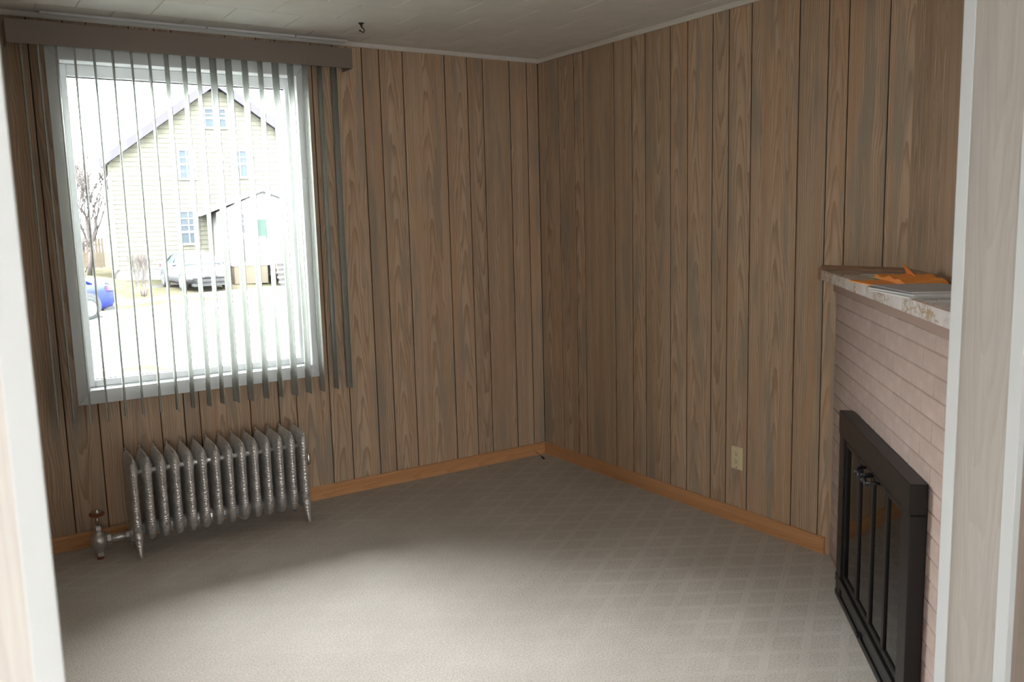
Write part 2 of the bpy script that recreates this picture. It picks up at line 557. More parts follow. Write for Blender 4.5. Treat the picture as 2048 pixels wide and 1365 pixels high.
# north wall with the window
WX0, WX1, WZ0, WZ1 = -2.558, -1.494, 0.736, 2.208
hole = (WX0 - 0.03, WX1 + 0.03, WZ0 - 0.03, WZ1 + 0.03)
bm = new_bm()
box(bm, XW - 0.15, hole[0], PT - 0.001, 0.15, 0, H + 0.1)
box(bm, hole[1], 0.15, PT - 0.001, 0.15, 0, H + 0.1)
box(bm, hole[0], hole[1], PT - 0.001, 0.15, 0, hole[2])
box(bm, hole[0], hole[1], PT - 0.001, 0.15, hole[3], H + 0.1)
wall_north = struct(obj('wall_north', bm, M_groove))
gA = [XW, -2.93, -2.672, -2.531, -2.437, -2.261, -2.152, -2.078, -1.830, -1.681, -1.587, -1.404, -1.288, -1.127, -1.028,
      -0.890, -0.632, -0.487, -0.384, -0.202, -0.0805, 0.0]
for a, b in zip(gA, gA[1:]):
    plank(wall_north, a, b, 0.0, H, M_wood, hole)

# east wall
bm = new_bm()
box(bm, 0.0, 3.4, PT - 0.001, 0.12, 0, H + 0.1)
wall_east = struct(obj('wall_east', bm, M_groove, loc=(0, 0, 0), rot=-math.pi / 2))
gB = [0.0, 0.2017, 0.3508, 0.4337, 0.6974, 0.8413, 0.9441, 1.1274, 1.2451, 1.4084, 1.508, 1.640, 1.897, 2.040, 2.134, 2.312, 2.50, 2.62]
for a, b in zip(gB, gB[1:]):
    plank(wall_east, a, b, 0.0, H, M_wood)

# chimney breast above the mantel, set across the corner
bm = new_bm()
box(bm, -0.02, 1.16, PT - 0.001, 0.06, 1.2, H + 0.1)
wall_se = struct(obj('wall_southeast', bm, M_groove, loc=(0, -2.415, 0), rot=math.pi + A47))
gC = [0.0, 0.115, 0.255, 0.358, 0.541, 0.66, 0.823, 0.923, 1.055, 1.15]
for a, b in zip(gC, gC[1:]):
    plank(wall_se, a, b, 1.2, H, M_wood)

def flat_panel(name, x0, x1, y0, y1, z0, z1, m, parent):
    cx, cy = (x0 + x1) / 2, (y0 + y1) / 2
    b = new_bm()
    box(b, x0 - cx, x1 - cx, y0 - cy, y1 - cy, z0, z1)
    return obj(name, b, m, parent, (cx, cy, 0))
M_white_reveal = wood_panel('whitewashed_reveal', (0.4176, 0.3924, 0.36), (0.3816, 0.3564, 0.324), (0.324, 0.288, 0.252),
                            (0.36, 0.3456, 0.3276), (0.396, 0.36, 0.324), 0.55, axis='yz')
# west wall of the room
M_wood_west = wood_panel('pickled_oak_panel_west', (0.5371, 0.3977, 0.2788), (0.4633, 0.328, 0.2214), (0.2706, 0.1681, 0.09676),
                         (0.3157, 0.2747, 0.2214), (0.492, 0.3075, 0.1845), axis='yz')
bm = new_bm()
box(bm, XW - 0.12, XW, YS, 0.0, 0, H + 0.1)
wall_west = struct(obj('wall_west', bm, M_plaster))
for k in range(8):
    flat_panel('panel', XW, XW + 0.0045, -0.405 * (k + 1) + 0.003, -0.405 * k, 0, H, M_wood_west, wall_west)

# wall with the wide opening to the hall; the white-washed panelling is on the hall side and in the reveal
XL, XR, ZH = -3.014, -1.145, 2.10
bm = new_bm()
box(bm, -5.3, HNX[0], YN + 0.004, YS - 0.004, 0, H); box(bm, HNX[1], XL - 0.004, YN + 0.004, YS - 0.004, 0, H)
box(bm, HNX[0], HNX[1], YN + 0.004, YS - 0.004, 2.2, H); box(bm, HNX[0], HNX[1], YN + 0.004, YS - 0.004, 0, 0.2)
box(bm, XR + 0.004, 1.8, YN + 0.004, YS - 0.004, 0, H)
box(bm, XL - 0.004, XR + 0.004, YN + 0.004, YS - 0.004, ZH, H)
wall_south = struct(obj('wall_south', bm, M_plaster))
for k in range(2):      # hall face, left of the opening
    x1 = XL - 0.001 - k * 0.41
    flat_panel('panel', x1 - 0.407, x1, YN, YN + 0.0045, 0, H, M_white_wood, wall_south)
M_hall = wood_panel('dull_brown_panel', (0.30, 0.245, 0.21), (0.27, 0.215, 0.18), (0.18, 0.135, 0.105), (0.22, 0.19, 0.165), (0.30, 0.225, 0.185), 0.6)
for k in range(6):      # hall face, right of the opening
    x0 = XR + 0.001 + k * 0.41
    flat_panel('panel', x0, x0 + 0.407, YN, YN + 0.0045, 0, H, M_hall, wall_south)
o = flat_panel('panel', XR, XR + 0.0045, YN, YS, 0, ZH, M_white_reveal, wall_south)
o['label'] = 'pale whitewashed panel lining the right reveal'
flat_panel('panel', XL - 0.0045, XL, YN, YS, 0, ZH, M_white_reveal, wall_south)
flat_panel('panel', XL, XR, YN, YS, ZH, ZH + 0.0045, M_white_wood, wall_south)

def corner_guard(name, xc, yc, sx, sy, leg=0.024, t=0.003):
    """white L-shaped corner strip; sx, sy point into the two wall faces"""
    b = new_bm()
    ox, oy = -sx * t, -sy * t
    pts = [(ox, oy), (sx * leg, oy), (sx * leg, 0), (0, 0), (0, sy * leg), (ox, sy * leg)]
    prism(b, pts, 0.0, ZH)
    return struct(obj(name, b, M_guard, None, (xc, yc, 0), bevel=0.0008))
corner_guard('trim_1', XR, YS, 1, -1)
corner_guard('trim_2', XR, YN, 1, 1)
corner_guard('trim_3', XL, YN, -1, 1)
corner_guard('trim_4', XL, YS, -1, -1)

# hall where the photographer stands (out of frame, window openings placed and sized for fill light)
bm = new_bm()
box(bm, -5.3, -5.2, HY, HWY[0], 0, H); box(bm, -5.3, -5.2, HWY[1], YN, 0, H)
box(bm, -5.3, -5.2, HWY[0], HWY[1], 0, HWZ[0]); box(bm, -5.3, -5.2, HWY[0], HWY[1], HWZ[1], H)
struct(obj('wall_hall_west', bm, M_plaster))
bm = new_bm()
box(bm, -5.3, HSX[0], HY - 0.1, HY, 0, H); box(bm, HSX[1], 1.8, HY - 0.1, HY, 0, H)
box(bm, HSX[0], HSX[1], HY - 0.1, HY, 0, HWZ[0]); box(bm, HSX[0], HSX[1], HY - 0.1, HY, HWZ[1], H)
struct(obj('wall_hall_south', bm, M_plaster))
bm = new_bm()
box(bm, 1.7, 1.8, HY, YN, 0, H)
struct(obj('wall_hall_east', bm, M_plaster))
for nm, args in (('fill_window_2', (HSX[0], HSX[1], HY - 0.06, HY - 0.04)), ('fill_window_3', (HNX[0], HNX[1], YS - 0.08, YS - 0.05)), ('fill_window_4', (-5.26, -5.22, HWY[0], HWY[1]))):
    f = new_bm()
    x0, x1, y0, y1 = args
    lx = (x1 - x0) > (y1 - y0)
    def fr(a0, a1, z0, z1):
        if lx:
            box(f, a0, a1, y0, y1, z0, z1)
        else:
            box(f, x0, x1, a0, a1, z0, z1)
    p, q = (x0, x1) if lx else (y0, y1)
    z0, z1 = HWZ
    fr(p, p + 0.05, z0, z1); fr(q - 0.05, q, z0, z1); fr(p, q, z0, z0 + 0.05); fr(p, q, z1 - 0.05, z1)
    fr((p + q) / 2 - 0.02, (p + q) / 2 + 0.02, z0, z1)
    struct(obj(nm, f, M_vinyl))

# crown strips and baseboards
bm = new_bm()
prof = [(0, 2.378), (-0.012, 2.378), (-0.016, 2.384), (-0.018, 2.3995), (0, 2.3995)]
prism(bm, [(y_, z_) for y_, z_ in prof], XW, -0.0, 'x')
struct(obj('trim_5', bm, M_crown))
bm = new_bm()
prism(bm, [(x_, z_) for x_, z_ in prof], -0.018, -2.42, 'y')
struct(obj('trim_6', bm, M_crown))
bm = new_bm()       # extra batten under the ceiling above the blind
for xa, xb in ((-2.62, -1.93), (-1.92, -1.50), (-1.49, -1.22)):
    prism(bm, [(-0.0185, 2.3995), (-0.0185, 2.392), (-0.046, 2.390), (-0.05, 2.3995)], xa, xb, 'x')
struct(obj('trim_7', bm, M_trim))
BB = 0.073
profb = [(0, 0), (-0.012, 0), (-0.012, BB - 0.012), (-0.009, BB - 0.004), (-0.005, BB), (0, BB)]
bm = new_bm()
prism(bm, profb, XW, -0.0, 'x')
struct(obj('baseboard_north', bm, M_oak))
bm = new_bm()
prism(bm, profb, 0.012, 2.085, 'x')
struct(obj('baseboard_east', bm, M_oak, rot=-math.pi / 2))

# ------------------------------------------------------------------ window
win = struct(empty('window_1', (0, 0, 0)))
cw = 0.056
def casing(pts):
    b = new_bm()
    prism(b, pts, -0.016, 0.004, 'y')
    return obj('casing', b, M_trim, win, bevel=0.002)
X0, X1, Z0, Z1 = WX0 - cw, WX1 + cw, WZ0 - 0.064, WZ1 + 0.06
e_ = 0.0006
casing([(X0, Z0 + e_), (WX0, WZ0 + e_), (WX0, WZ1 - e_), (X0, Z1 - e_)])
casing([(X1, Z0 + e_), (X1, Z1 - e_), (WX1, WZ1 - e_), (WX1, WZ0 + e_)])
casing([(X0 + e_, Z0), (X1 - e_, Z0), (WX1 - e_, WZ0), (WX0 + e_, WZ0)])
casing([(X0 + e_, Z1), (WX0 + e_, WZ1), (WX1 - e_, WZ1), (X1 - e_, Z1)])
def winpart(name, boxes, m, bev=0.0):
    b = new_bm()
    for q in boxes:
        box(b, *q)
    return obj(name, b, m, win, bevel=bev)
D1 = 0.115
winpart('jamb', [(WX0 - 0.02, WX0, 0.0, D1 + 0.03, WZ0 - 0.02, WZ1 + 0.02)], M_vinyl)
winpart('jamb', [(WX1, WX1 + 0.02, 0.0, D1 + 0.03, WZ0 - 0.02, WZ1 + 0.02)], M_vinyl)
winpart('sill', [(WX0, WX1, 0.0, D1 + 0.03, WZ0 - 0.02, WZ0)], M_vinyl)
winpart('head', [(WX0, WX1, 0.0, D1 + 0.03, WZ1, WZ1 + 0.02)], M_vinyl)
sf = 0.034
fs = winpart('sash_frame', [(WX0, WX0 + sf, 0.07, D1 + 0.02, WZ0, WZ1), (WX1 - sf, WX1, 0.07, D1 + 0.02, WZ0, WZ1),
                            (WX0 + sf, WX1 - sf, 0.07, D1 + 0.02, WZ0, WZ0 + sf), (WX0 + sf, WX1 - sf, 0.07, D1 + 0.02, WZ1 - sf - 0.02, WZ1)], M_vinyl, 0.004)
b = new_bm()
box(b, WX0 + sf, WX1 - sf, 0.088, 0.094, WZ0 + sf, WZ0 + sf + 0.003)
box(b, WX0 + sf, WX1 - sf, 0.088, 0.094, WZ1 - sf - 0.024, WZ1 - sf - 0.02)
obj('gasket', b, M_gasket, fs)
b = new_bm()
box(b, WX0 + sf, WX1 - sf, 0.100, 0.104, WZ0 + sf, WZ1 - sf - 0.02)
obj('pane', b, M_pane, fs)

# ------------------------------------------------------------------ vertical blind
blind = empty('vertical_blind', (-2.0, -0.075, 0.6))
tag(blind, 'open vertical blind of narrow off-white slats under a taupe valance at the window', 'blind')
def bp(name, bm_, m, **kw):
    o = obj(name, bm_, m, blind, (2.0, 0.075, -0.6), **kw)
    return o
bm = new_bm()
box(bm, -2.762, -1.231, -0.124, -0.117, 2.246, 2.343)
box(bm, -2.762, -2.755, -0.117, -0.002, 2.246, 2.343)
box(bm, -1.238, -1.231, -0.117, -0.002, 2.246, 2.343)
bp('valance', bm, M_valance, bevel=0.0015)
bm = new_bm()
box(bm, -2.74, -1.25, -0.095, -0.052, 2.275, 2.315)
bp('headrail', bm, M_trim)
slat_x = [(-2.707, -2.713), (-2.638, -2.654), (-2.568, -2.586), (-2.500, -2.512), (-2.421, -2.436), (-2.344, -2.362), (-2.267, -2.283),
          (-2.191, -2.206), (-2.111, -2.137), (-2.034, -2.061), (-1.975, -1.994), (-1.907, -1.925), (-1.837, -1.851), (-1.759, -1.775),
          (-1.686, -1.698), (-1.609, -1.627), (-1.534, -1.552), (-1.460, -1.476), (-1.379, -1.402), (-1.308, -1.325)]
slat_a = [3, 4, 6, 8.5, 6, 8, 8, 6, 0, 0, 2, -5, -4, -2, 3, -3, 0, 4, 6, 0]
bm = new_bm()
w_, sag, th_ = 0.087, 0.007, 0.0009
nseg = 8
def arc(yo):
    return [(sag * (1 - (2 * i / nseg - 1) ** 2) + yo, -w_ / 2 + w_ * i / nseg) for i in range(nseg + 1)]
outer = arc(th_); inner = arc(-th_)
ring = outer + inner[::-1]
loft(bm, [[(p, q, z) for p, q in ring] for z in (0.0, 1.0, 1.675)])
bmesh.ops.recalc_face_normals(bm, faces=bm.faces)
slat_me = bpy.data.meshes.new('slat')
bm.to_mesh(slat_me); bm.free()
slat_me.polygons.foreach_set('use_smooth', [True] * len(slat_me.polygons))
slat_me.materials.append(M_slat)
for (xa, xb), an in zip(slat_x, slat_a):
    o = bpy.data.objects.new('slat', slat_me)
    COL.objects.link(o)
    o.parent = blind
    o.location = ((xa + xb) / 2 + 2.0, 0, 0.0 + random.uniform(-0.003, 0.003))
    o.rotation_euler = (0, 0, -R(an))

# ------------------------------------------------------------------ radiator
rad = empty('radiator', (-2.06, -0.215, 0))
tag(rad, 'low silver-painted cast iron radiator with ornate fins under the window', 'radiator')
def section_bm(feet=0):
    b = new_bm()
    n = 24
    yf, yb = -0.095, 0.09
    lev = [(0.064, 0.008, 0.50), (0.068, 0.015, 0.68), (0.080, 0.0215, 0.86), (0.105, 0.0245, 0.97), (0.14, 0.0242, 1.0), (0.20, 0.0228, 1.0), (0.28, 0.0222, 1.0),
           (0.35, 0.0228, 1.0), (0.385, 0.0252, 1.0), (0.402, 0.0255, 1.0), (0.417, 0.0243, 1.0), (0.432, 0.0205, 0.985), (0.446, 0.0135, 0.965), (0.456, 0.0062, 0.95), (0.461, 0.0014, 0.93)]
    rings = []
    for z, a, fy in lev:
        ring_ = []
        for k in range(n):
            t = 2 * math.pi * k / n
            c, s_ = math.cos(t), math.sin(t)
            yy = 0.5 * (yf + yb) + 0.5 * (yb - yf) * fy * math.copysign(abs(c) ** 0.8, c)
            xx = a * math.copysign(abs(s_) ** 0.62, s_)
            if 0.12 < z < 0.39:
                xx *= 1 - 0.45 * math.exp(-((yy - 0.005) / 0.014) ** 2)
            zz = z
            if z > 0.40:        # crest rises towards the wall
                zz += 0.010 * (yy - yf) / (yb - yf) * (z - 0.40) / 0.06
            ring_.append((xx, yy, zz))
        rings.append(ring_)
    loft(b, rings)
    # nub at the front of the crest, curl at the back, front rib and low button
    ball(b, (0, yf + 0.002, 0.447), 0.0062, 8, 6)
    ball(b, (0, yb - 0.004, 0.470), 0.0068, 8, 6, (0.7, 1.2, 1))
    tube(b, [(0, yf + 0.001, 0.445), (0, yf - 0.002, 0.42), (0, yf - 0.001, 0.37), (0, yf + 0.001, 0.30)], [0.005, 0.0045, 0.003, 0.0015], 6)
    ball(b, (0, yf - 0.001, 0.135), 0.0058, 8, 6, (0.8, 1, 1.25))
    if feet:
        for sy in (-1, 1):
            y0 = yf + 0.02 if sy < 0 else yb - 0.02
            tube(b, [(0, y0, 0.125), (0, y0 + sy * 0.006, 0.085), (0, y0 + sy * 0.014, 0.05), (0, y0 + sy * 0.024, 0.022), (0, y0 + sy * 0.031, 0.0)],
                 [0.022, 0.021, 0.0145, 0.0095, 0.009], 10)
    return b
xs_sec = [-2.452 + i * (0.785 / 13) for i in range(14)]
mid = obj('section', section_bm(), M_silver, rad, smooth=True)
endm = obj('section', section_bm(1), M_silver, rad, smooth=True)
endm['label'] = 'end fin with feet'
mid_me, end_me = mid.data, endm.data
mid.location = (xs_sec[1] + 2.06, 0, 0); endm.location = (xs_sec[0] + 2.06, 0, 0)
for i in range(2, 14):
    o = bpy.data.objects.new('section', end_me if i == 13 else mid_me)
    COL.objects.link(o); o.parent = rad
    o.location = (xs_sec[i] + 2.06, 0, 0)
    if i == 13:
        o['label'] = 'end fin with feet'
bm = new_bm()
tube(bm, [(xs_sec[0] + 2.06, 0.0, 0.105), (xs_sec[-1] + 2.06, 0.0, 0.105)], 0.031, 16)
tube(bm, [(xs_sec[0] + 2.06, -0.055, 0.388), (xs_sec[-1] + 2.06, -0.055, 0.388)], 0.011, 10)
tube(bm, [(xs_sec[0] + 2.06, 0.02, 0.375), (xs_sec[-1] + 2.06, 0.02, 0.375)], 0.024, 12)
obj('connecting_hub', bm, M_silver, rad, smooth=True)
bm = new_bm()
lathe(bm, [(0.014, 0.0), (0.014, 0.012), (0.009, 0.014), (0.009, 0.022)], 6, (xs_sec[-1] + 2.06 + 0.022, 0, 0.105), 'x')
obj('plug', bm, M_silver_plain, rad)
# air vent on the right end
bm = new_bm()
tube(bm, [(xs_sec[-1] + 2.06 + 0.012, 0.0, 0.27), (xs_sec[-1] + 2.06 + 0.03, 0.0, 0.27), (xs_sec[-1] + 2.06 + 0.045, 0.0, 0.275)], 0.005, 8)
lathe(bm, [(0.004, 0.262), (0.0105, 0.268), (0.0115, 0.285), (0.0105, 0.318), (0.004, 0.326)], 12, (xs_sec[-1] + 2.06 + 0.05, 0, 0))
obj('air_vent', bm, M_chrome, rad, smooth=True)
# valve and its pipe at the left end
vx = -2.603 + 2.06
valve = empty('valve', (vx, 0.01, 0), parent=rad)
bm = new_bm()
lathe(bm, [(0.016, 0.030), (0.021, 0.034), (0.021, 0.050), (0.026, 0.054), (0.034, 0.066), (0.0375, 0.084), (0.034, 0.102), (0.026, 0.114), (0.022, 0.118), (0.0225, 0.124), (0.016, 0.128), (0.015, 0.140)], 20)
obj('valve_body', bm, M_silver_plain, valve, smooth=True)
bm = new_bm()
lathe(bm, [(0.0185, 0.136), (0.0195, 0.138), (0.0195, 0.152), (0.014, 0.158)], 6)
obj('bonnet_nut', bm, M_silver_plain, valve)
bm = new_bm()
lathe(bm, [(0.021, 0.016), (0.024, 0.018), (0.024, 0.034), (0.021, 0.036)], 6)
obj('lower_nut', bm, M_silver_plain, valve)
bm = new_bm()
tube(bm, [(0, 0, -0.001), (0, 0, 0.02)], 0.014, 12)
obj('riser_pipe', bm, M_wheel, valve, smooth=True)
bm = new_bm()
tube(bm, [(0, 0, 0.150), (0, 0, 0.206)], 0.0055, 10)
obj('stem', bm, M_chrome, valve, smooth=True)
bm = new_bm()
lathe(bm, [(0.010, 0.198), (0.027, 0.201), (0.0325, 0.207), (0.0325, 0.213), (0.028, 0.217), (0.012, 0.2175)], 18)
obj('handle', bm, M_wheel, valve, smooth=True)
bm = new_bm()
lathe(bm, [(0.024, 0.2165), (0.022, 0.2215), (0.009, 0.224), (0.007, 0.229)], 14)
obj('handle_cap', bm, M_chrome, valve, smooth=True)
bm = new_bm()
lathe(bm, [(0.024, 0.030), (0.027, 0.032), (0.027, 0.047), (0.024, 0.049)], 6, (0, 0, 0.084), 'x')
obj('union_nut', bm, M_silver_plain, valve)
bm = new_bm()
lathe(bm, [(0.017, 0.02), (0.017, 0.155)], 16, (0, 0, 0.084), 'x')
obj('pipe', bm, M_silver_plain, valve, smooth=True)
bm = new_bm()
lathe(bm, [(0.022, 0.108), (0.0245, 0.110), (0.0245, 0.126), (0.022, 0.128)], 6, (0, 0, 0.084), 'x')
obj('lock_nut', bm, M_silver_plain, valve)

# ------------------------------------------------------------------ corner fireplace
FR = math.pi + A47
fp = empty('corner_fireplace', (0, -2.09, 0), FR)
tag(fp, 'pinkish painted brick fireplace set across the right-hand corner', 'fireplace')
IS0, IS1, IZ1 = 0.400, 1.325, 0.725
OS0, OS1, OZ1 = IS0 + 0.07, IS1 - 0.07, 0.66
LEN = 1.54
bm = new_bm()       # mortar bed around the firebox opening
T0 = 0.012
prism(bm, [(0.016, T0), (OS0, T0), (OS0, 0.26), (0.29, 0.26)], 0, 1.184)
prism(bm, [(OS1, T0), (1.56, T0), (1.34, 0.26), (OS1, 0.26)], 0, 1.184)
box(bm, OS0, OS1, T0, 0.26, OZ1, 1.184)
obj('mortar_bed', bm, M_mortar, fp)
bm = new_bm()       # firebox
box(bm, OS0 - 0.02, OS0, 0.02, 0.30, 0, OZ1 + 0.02); box(bm, OS1, OS1 + 0.02, 0.02, 0.30, 0, OZ1 + 0.02)
box(bm, OS0, OS1, 0.29, 0.30, 0, OZ1 + 0.02); box(bm, OS0, OS1, 0.02, 0.30, OZ1, OZ1 + 0.02); box(bm, OS0, OS1, 0.02, 0.30, 0.0005, 0.004)
obj('firebox', bm, M_soot, fp)
pitch = 0.0626
blen = 0.203
bmesh_cache = {}
def brick(s0, s1, z0, z1):
    key = (round(s1 - s0, 3), round(z1 - z0, 3))
    if key not in bmesh_cache:
        b = new_bm()
        w, h = key
        c = 0.0022
        g = 0.0016
        def rg(x, yv):
            return [(-w / 2 + x, yv, -h / 2 + x), (w / 2 - x, yv, -h / 2 + x), (w / 2 - x, yv, h / 2 - x), (-w / 2 + x, yv, h / 2 - x)]
        loft(b, [rg(g, 0.022), rg(g, 0.002), rg(g + c, 0.0)])
        o = obj('brick', b, M_brick, fp)
        bmesh_cache[key] = o.data
    else:
        o = bpy.data.objects.new('brick', bmesh_cache[key])
        COL.objects.link(o); o.parent = fp
    o.location = ((s0 + s1) / 2, random.uniform(0.0085, 0.0098), (z0 + z1) / 2)
ncourse = 18
for k in range(ncourse):
    zt = 1.139 - 0.0005 - k * pitch if k else 1.139
    ztop = 1.0887 + 0.0505 if k == 0 else 1.0887 - (k - 1) * pitch
    zbot = 1.0887 - k * pitch
    if zbot < 0:
        zbot = 0.0
    if ztop < 0.02:
        break
    off = 0.0 if k % 2 else -blen / 2
    s = off
    while s < LEN - 0.02:
        a, b_ = max(s, 0.024), min(s + blen, LEN)
        s += blen
        if b_ - a < 0.02:
            continue
        if zbot < OZ1 - 0.001:
            if a >= OS0 - 0.01 and b_ <= OS1 + 0.01 and ztop <= OZ1 + 0.03:
                continue
            if ztop <= OZ1 + 0.03:
                if a < OS0 < b_:
                    b_ = OS0
                if a < OS1 < b_:
                    a = OS1
                if b_ - a < 0.02:
                    continue
        brick(a, b_, zbot, ztop)
bm = new_bm()
rr = random.Random(3)
nn_ = 40
top = [(0.01 + (LEN - 0.02) * i / nn_, 1.1855) for i in range(nn_ + 1)]
bot = [(0.01 + (LEN - 0.02) * i / nn_, 1.1415 + rr.uniform(-0.0022, 0.0022)) for i in range(nn_ + 1)]
loft(bm, [[(s_, 0.004, z_) for s_, z_ in top + bot[::-1]], [(s_, 0.0, z_) for s_, z_ in top + bot[::-1]]])
obj('lath_strip', bm, mat('pink_brown_lath', (0.30, 0.205, 0.165), 0.8), fp)

# mantel shelf
mantel = empty('mantel_shelf', (0, -2.03, 1.186), FR)
tag(mantel, 'marble-patterned laminate mantel shelf above the corner fireplace', 'shelf')
# outline in the shelf's own frame: x along the front edge, y towards the corner
c47, s47 = math.cos(A47), math.sin(A47)
def toL(X_, Y_):
    dx, dy = X_, Y_ + 2.03
    return (-c47 * dx - s47 * dy, s47 * dx - c47 * dy)
outline = [toL(0, -2.03), toL(-1.118, YS + 0.002), toL(-0.772, YS + 0.002), toL(0, -2.415)]
bm = new_bm()
prism(bm, outline, 0.002, 0.042)
obj('top', bm, M_marble, mantel, bevel=0.001)
bm = new_bm()
prism(bm, [(outline[0][0] + 0.001, -0.0025), (outline[1][0], -0.0025), (outline[1][0], 0.0), (outline[0][0] + 0.001, 0.0)], 0.0, 0.0405)
obj('front_edge', bm, M_marble, mantel)
bm = new_bm()
prism(bm, [(outline[0][0] + 0.001, -0.003), (outline[1][0], -0.003), (outline[1][0], 0.0005), (outline[0][0] + 0.001, 0.0005)], 0.0405, 0.0423)
o = obj('edge_seam', bm, M_darkoak, mantel)
o['label'] = 'thin dark line along the front edge'
def moulding(p, q):
    (x0, y0), (x1, y1) = p, q
    L = math.hypot(x1 - x0, y1 - y0)
    b = new_bm()
    prism(b, [(0.0, 0.0), (-0.012, 0.0), (-0.011, 0.008), (-0.006, 0.015), (0.0, 0.018)], 0.0, L, 'x')
    o = obj('moulding', b, M_darkoak, mantel, (x0, y0, 0.0425), math.atan2(y1 - y0, x1 - x0))
    return o
moulding(toL(-0.0005, -2.035), toL(-0.0005, -2.412))
moulding(toL(-0.006, -2.415), toL(-0.772, YS + 0.002))
bm = new_bm()
ex = toL(0, -2.03)
prism(bm, [toL(-0.001, -2.026), toL(-0.001, -2.016), toL(-0.016, -2.026), toL(-0.012, -2.04)], 0.0, 0.05)
o = obj('end_trim', bm, M_darkoak, mantel)

# glass door set
ins = empty('fireplace_doors', (0, -2.09, 0), FR)
tag(ins, 'dark bronze framed four-panel glass door set in front of the firebox', 'fireplace doors')
def ip(name, boxes, m, parent=ins, bev=0.002):
    b = new_bm()
    for q in boxes:
        box(b, *q)
    return obj(name, b, m, parent, bevel=bev)
FY = -0.042
ip('top_rail', [(IS0, IS1, FY, 0.006, 0.636, IZ1)], M_bronze)
ip('side_rail', [(IS0, IS0 + 0.072, FY + 0.003, 0.006, 0.0, 0.6355)], M_bronze)
ip('side_rail', [(IS1 - 0.085, IS1, FY + 0.003, 0.006, 0.0, 0.6355)], M_bronze)
ip('bottom_rail', [(IS0, IS1, FY, 0.006, 0.0, 0.022), (IS0, IS1, FY + 0.012, 0.006, 0.022, 0.056), (IS0, IS1, FY, 0.006, 0.056, 0.088)], M_bronze)
ip('vent_slider', [(IS0 + 0.09, IS1 - 0.09, FY + 0.006, FY + 0.014, 0.026, 0.052)], M_black)
ip('vent_lever', [(0.80, 0.83, FY - 0.012, FY + 0.012, 0.030, 0.040)], M_black)
ip('track', [(IS0 + 0.07, IS1 - 0.08, FY + 0.012, FY + 0.03, 0.088, 0.096), (IS0 + 0.07, IS1 - 0.08, FY + 0.012, FY + 0.03, 0.622, 0.6355)], M_black)
pb = [IS0 + 0.074, 0.684, 0.868, 1.046, IS1 - 0.088]
for i, (a, b_) in enumerate(zip(pb, pb[1:])):
    st = 0.013
    d = ip('door', [(a + 0.001, a + st, FY + 0.012, FY + 0.026, 0.097, 0.621), (b_ - st, b_ - 0.001, FY + 0.012, FY + 0.026, 0.097, 0.621),
                    (a + st, b_ - st, FY + 0.012, FY + 0.026, 0.097, 0.110), (a + st, b_ - st, FY + 0.012, FY + 0.026, 0.606, 0.621)], M_bronze, bev=0.001)
    g = new_bm()
    box(g, a + st, b_ - st, FY + 0.018, FY + 0.021, 0.110, 0.606)
    obj('glass', g, M_fireglass, d)
    if i in (1, 2):
        hb = new_bm()
        hx = b_ - 0.045 if i == 1 else a + 0.045
        sgn = -1 if i == 1 else 1
        tube(hb, [(hx + sgn * 0.045, FY + 0.012, 0.613), (hx + sgn * 0.042, FY - 0.012, 0.612), (hx + sgn * 0.02, FY - 0.022, 0.606), (hx, FY - 0.024, 0.611),
                  (hx - sgn * 0.02, FY - 0.022, 0.606), (hx - sgn * 0.034, FY - 0.012, 0.612), (hx - sgn * 0.036, FY + 0.012, 0.613)], 0.0055, 8)
        ball(hb, (hx + sgn * 0.02, FY - 0.022, 0.604), 0.0095)
        ball(hb, (hx - sgn * 0.02, FY - 0.022, 0.604), 0.0095)
        obj('handle', hb, M_black, d, smooth=True)

# ------------------------------------------------------------------ things on the mantel
MZ = 1.2285
def sheet(name, pts, z, m, label, cat, group=None, t=0.0012, lift=None):
    """a thin piece of paper; pts in world xy, lift = height of each corner above z"""
    cx = sum(p[0] for p in pts) / len(pts); cy = sum(p[1] for p in pts) / len(pts)
    lift = lift or [0] * len(pts)
    b = new_bm()
    lo = [(p[0] - cx, p[1] - cy, l) for p, l in zip(pts, lift)]
    loft(b, [lo, [(x_, y_, z_ + t) for x_, y_, z_ in lo]])
    o = obj(name, b, m, None, (cx, cy, z))
    return tag(o, label, cat, group)
def quad(cx, cy, w, d, ang):
    ca, sa = math.cos(R(ang)), math.sin(R(ang))
    return [(cx + ca * x_ - sa * y_, cy + sa * x_ + ca * y_) for x_, y_ in ((-w / 2, -d / 2), (w / 2, -d / 2), (w / 2, d / 2), (-w / 2, d / 2))]
sheet('paper', quad(-0.165, -2.40, 0.11, 0.075, -62), MZ, M_paper, 'white slip of paper lying flat furthest left on the mantel', 'paper')
sheet('envelope', quad(-0.47, -2.695, 0.30, 0.225, 56), MZ, M_orange, 'large flat orange envelope lying under the other mail on the mantel', 'envelope', None, 0.003)
sheet('note', quad(-0.315, -2.545, 0.14, 0.085, 50), MZ + 0.0034, M_yellow, 'yellow note lying on the flat orange envelope', 'note', None, 0.0012)
